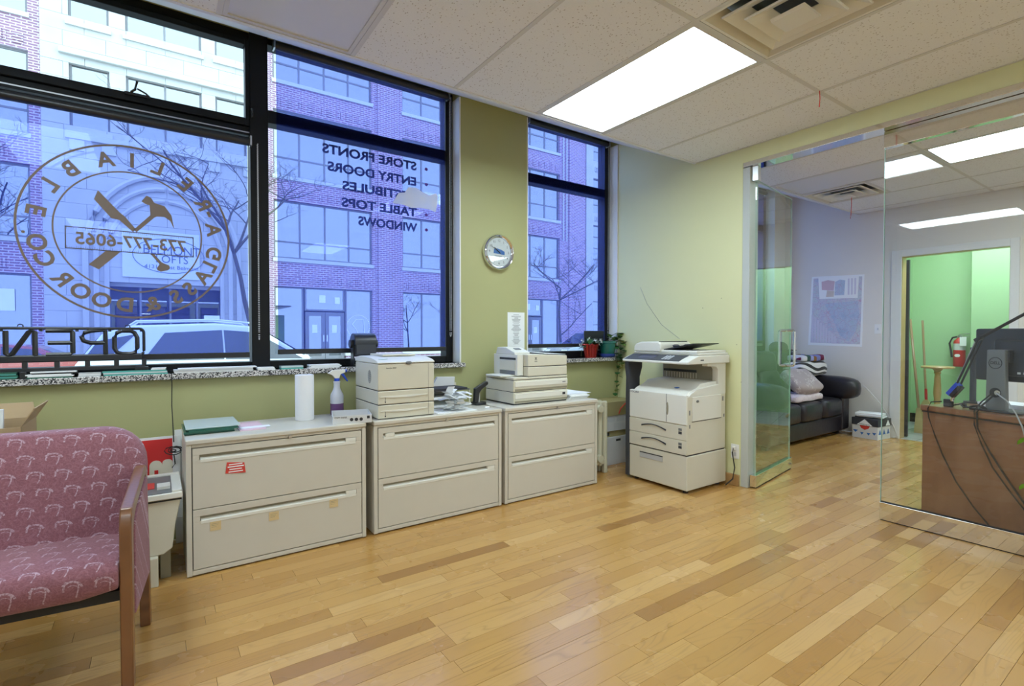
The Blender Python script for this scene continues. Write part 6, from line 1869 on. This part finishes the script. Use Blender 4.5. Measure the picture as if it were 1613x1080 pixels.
dcable('white_cable', 'pale cable looping from the monitor stand down over the desk edge', [(.375, .09, DT + .118), (.45, .06, DT + .08), (.53, .0, DT + .02), (.57, -.014, DT - .05), (.59, -.014, .60), (.62, -.014, .42), (.68, -.014, .20), (.70, -.014, .007)], .004, 'cord_grey')
m = MB(); rr = random.Random(12)
tag(MB().tube([WM[dk] @ Vector((.13 + .16 * f + .02 * math.sin(9 * f), .09 + .04 * math.sin(7 * f), DT + .010 + .020 * math.sin(3 * f * math.pi) ** 2)) for f in [k / 14 for k in range(15)]], .0045, 6).build('cable_tangle', 'rubber_black'), 'loose black cable lying between lamp clamp and monitor stand', 'cable')
tag(MB().tube([WM[dk] @ Vector((.14 + .19 * f, .13 - .06 * f + .03 * math.sin(8 * f + 1), DT + .012 + .015 * math.sin(2 * f * math.pi) ** 2)) for f in [k / 14 for k in range(15)]], .0045, 6).build('cable_tangle', 'rubber_black'), 'second loose black cable crossing behind the lamp clamp', 'cable')
pl = plates('paper_stack', 'white papers piled on the desk behind the monitor stand', 'paper', 0, .26, 0, .20, 4, .008, ['paper_white'], DT, seed=13)
pl.location = WM[dk] @ Vector((.27, .40, DT)); pl.rotation_euler = (0, 0, R(yaw + 4))
pl = plates('paper_stack', 'loose white sheets on the desk below the screen', 'paper', 0, .22, 0, .26, 3, .004, ['paper_white'], DT, seed=15)
pl.location = WM[dk] @ Vector((.62, .33, DT)); pl.rotation_euler = (0, 0, R(yaw - 8))

# ------------------------------------------------------------------ green utility room
ex = thing('fire_extinguisher', 'red fire extinguisher with white tag on the green wall', 'extinguisher', (8.50, 2.085, .79))
ec = (8.49, 2.085, .79)
MB().lathe([(.01, 0), (.056, .002), (.062, .012), (.062, .30), (.055, .335), (.028, .362), (.022, .375), (.01, .376)], ec, 28).build('cylinder', 'extinguisher_red', ex, smooth='angle')
MB().lathe([(.0626, .215), (.0626, .30)], ec, 28).build('label_band', 'paper_grey', ex, smooth='angle')
MB().ell((ec[0] - .061, ec[1] + .005, ec[2] + .145), (.004, .030, .022), 14, 6).build('round_mark', 'paper_white', ex, smooth=True)
m = MB().box(ec[0] - .02, ec[0] + .02, ec[1] - .02, ec[1] + .02, ec[2] + .372, ec[2] + .40)
m.build('valve', 'brushed_steel', ex)
MB().obox((ec[0], ec[1] - .045, ec[2] + .42), (.02, .11, .008), Matrix.Rotation(R(-8), 3, 'X')).obox((ec[0], ec[1] - .045, ec[2] + .395), (.02, .10, .006), Matrix.Rotation(R(14), 3, 'X')).build('lever', 'brushed_steel', ex)
MB().tube([(ec[0], ec[1] + .02, ec[2] + .388), (ec[0], ec[1] + .07, ec[2] + .375), (ec[0], ec[1] + .10, ec[2] + .30), (ec[0], ec[1] + .085, ec[2] + .20), (ec[0], ec[1] + .075, ec[2] + .12)], .011, 8).build('hose', 'rubber_black', ex)
box('inspection_tag', 'paper_white', ex, ec[0] - .070, ec[0] - .067, ec[1] - .085, ec[1] - .02, ec[2] + .27, ec[2] + .385)
box('wall_bracket', 'rubber_black', ex, 8.545, 8.58, ec[1] - .03, ec[1] + .03, ec[2] + .05, ec[2] + .33)
psd = thing('pedestal_table', 'small round pale wooden pedestal table in the utility room', 'table', (7.70, 2.09, 0))
pc = (7.70, 2.09, 0)
MB().lathe([(.01, .80), (.155, .80), (.162, .807), (.162, .818), (.155, .825), (.01, .825)], pc, 36).build('top', 'pale_wood', psd, smooth='angle')
MB().lathe([(.05, .80), (.045, .78), (.03, .765), (.036, .745), (.026, .73), (.030, .70), (.040, .50), (.030, .42), (.036, .40), (.028, .38), (.040, .33), (.040, .12), (.03, .10), (.01, .10)], pc, 20).build('column', 'pale_wood', psd, smooth='angle')
for k in range(3):
    a = R(40 + 120 * k)
    m = MB().tube([(pc[0] + .03 * math.cos(a), pc[1] + .03 * math.sin(a), .15), (pc[0] + .10 * math.cos(a), pc[1] + .10 * math.sin(a), .12), (pc[0] + .20 * math.cos(a), pc[1] + .20 * math.sin(a), .018)], .018, 8).build('leg', 'pale_wood', psd)
b1 = thing('broom', 'long straw broom leaning upright behind the pedestal table', 'broom', (8.16, 2.325, 0))
MB().tube([(8.30, 2.42, 1.39), (8.18, 2.333, .34)], .013, 8).build('handle', 'handle_wood', b1)
MB().tube([(8.20, 2.345, .50), (8.18, 2.333, .34)], .016, 8).build('ferrule', 'extinguisher_red', b1)
MB().loft([[(8.18 + x, 2.333 + yv, .36) for x, yv in ((-.02, -.02), (.02, -.02), (.02, .02), (-.02, .02))], [(8.17 + x, 2.328 + yv, .24) for x, yv in ((-.02, -.085), (.02, -.085), (.02, .085), (-.02, .085))], [(8.16 + x, 2.325 + yv, .0) for x, yv in ((-.025, -.11), (.025, -.11), (.025, .11), (-.025, .11))]]).build('bristles', 'broom_straw', b1)
b2 = thing('broom', 'old wooden-handled broom standing at the dark door edge', 'broom', (7.66, 2.24, 0))
MB().tube([(7.96, 2.45, 1.40), (7.70, 2.27, .30)], .015, 8).build('handle', 'handle_wood', b2)
MB().loft([[(7.70 + x, 2.27 + yv, .30) for x, yv in ((-.02, -.02), (.02, -.02), (.02, .02), (-.02, .02))], [(7.66 + x, 2.245 + yv, .0) for x, yv in ((-.03, -.06), (.03, -.06), (.03, .05), (-.03, .05))]]).build('bristles', 'broom_straw', b2)

# potted plant just outside the frame by the glass, its leaves reaching in
gl = thing('leafy_plant', 'bright green broad-leaved plant at the edge by the glass partition', 'plant', (3.62, 0.42, 0))
MB().lathe([(.01, 0), (.09, 0), (.11, .02), (.125, .22), (.135, .23), (.135, .26), (.12, .26), (.115, .22), (.01, .22)], (3.62, .42, 0), 28).build('pot', 'ceramic_grey', gl, smooth='angle')
rr = random.Random(3)
tips = [((3.62, .43, .24), (3.68, .575, .69)), ((3.63, .44, .24), (3.69, .57, .45)), ((3.62, .42, .24), (3.55, .34, .80)), ((3.61, .41, .24), (3.52, .46, .62)), ((3.64, .40, .24), (3.72, .30, .62)), ((3.62, .40, .24), (3.60, .22, .55)), ((3.60, .42, .24), (3.45, .34, .48))]
for a, b in tips:
    a, b = Vector(a), Vector(b)
    mid = (a + b) / 2 + Vector((0, 0, .04))
    MB().tube([a, mid, b], .004, 6).build('stem', 'leaf_light', gl)
    d = Vector((b.x - 3.62, b.y - .42, 0)).normalized() + Vector((0, 0, -.35))
    q = MB(); leaf(q, b, d, .115, .10, -.3); q.build('leaf', 'leaf_bright', gl)
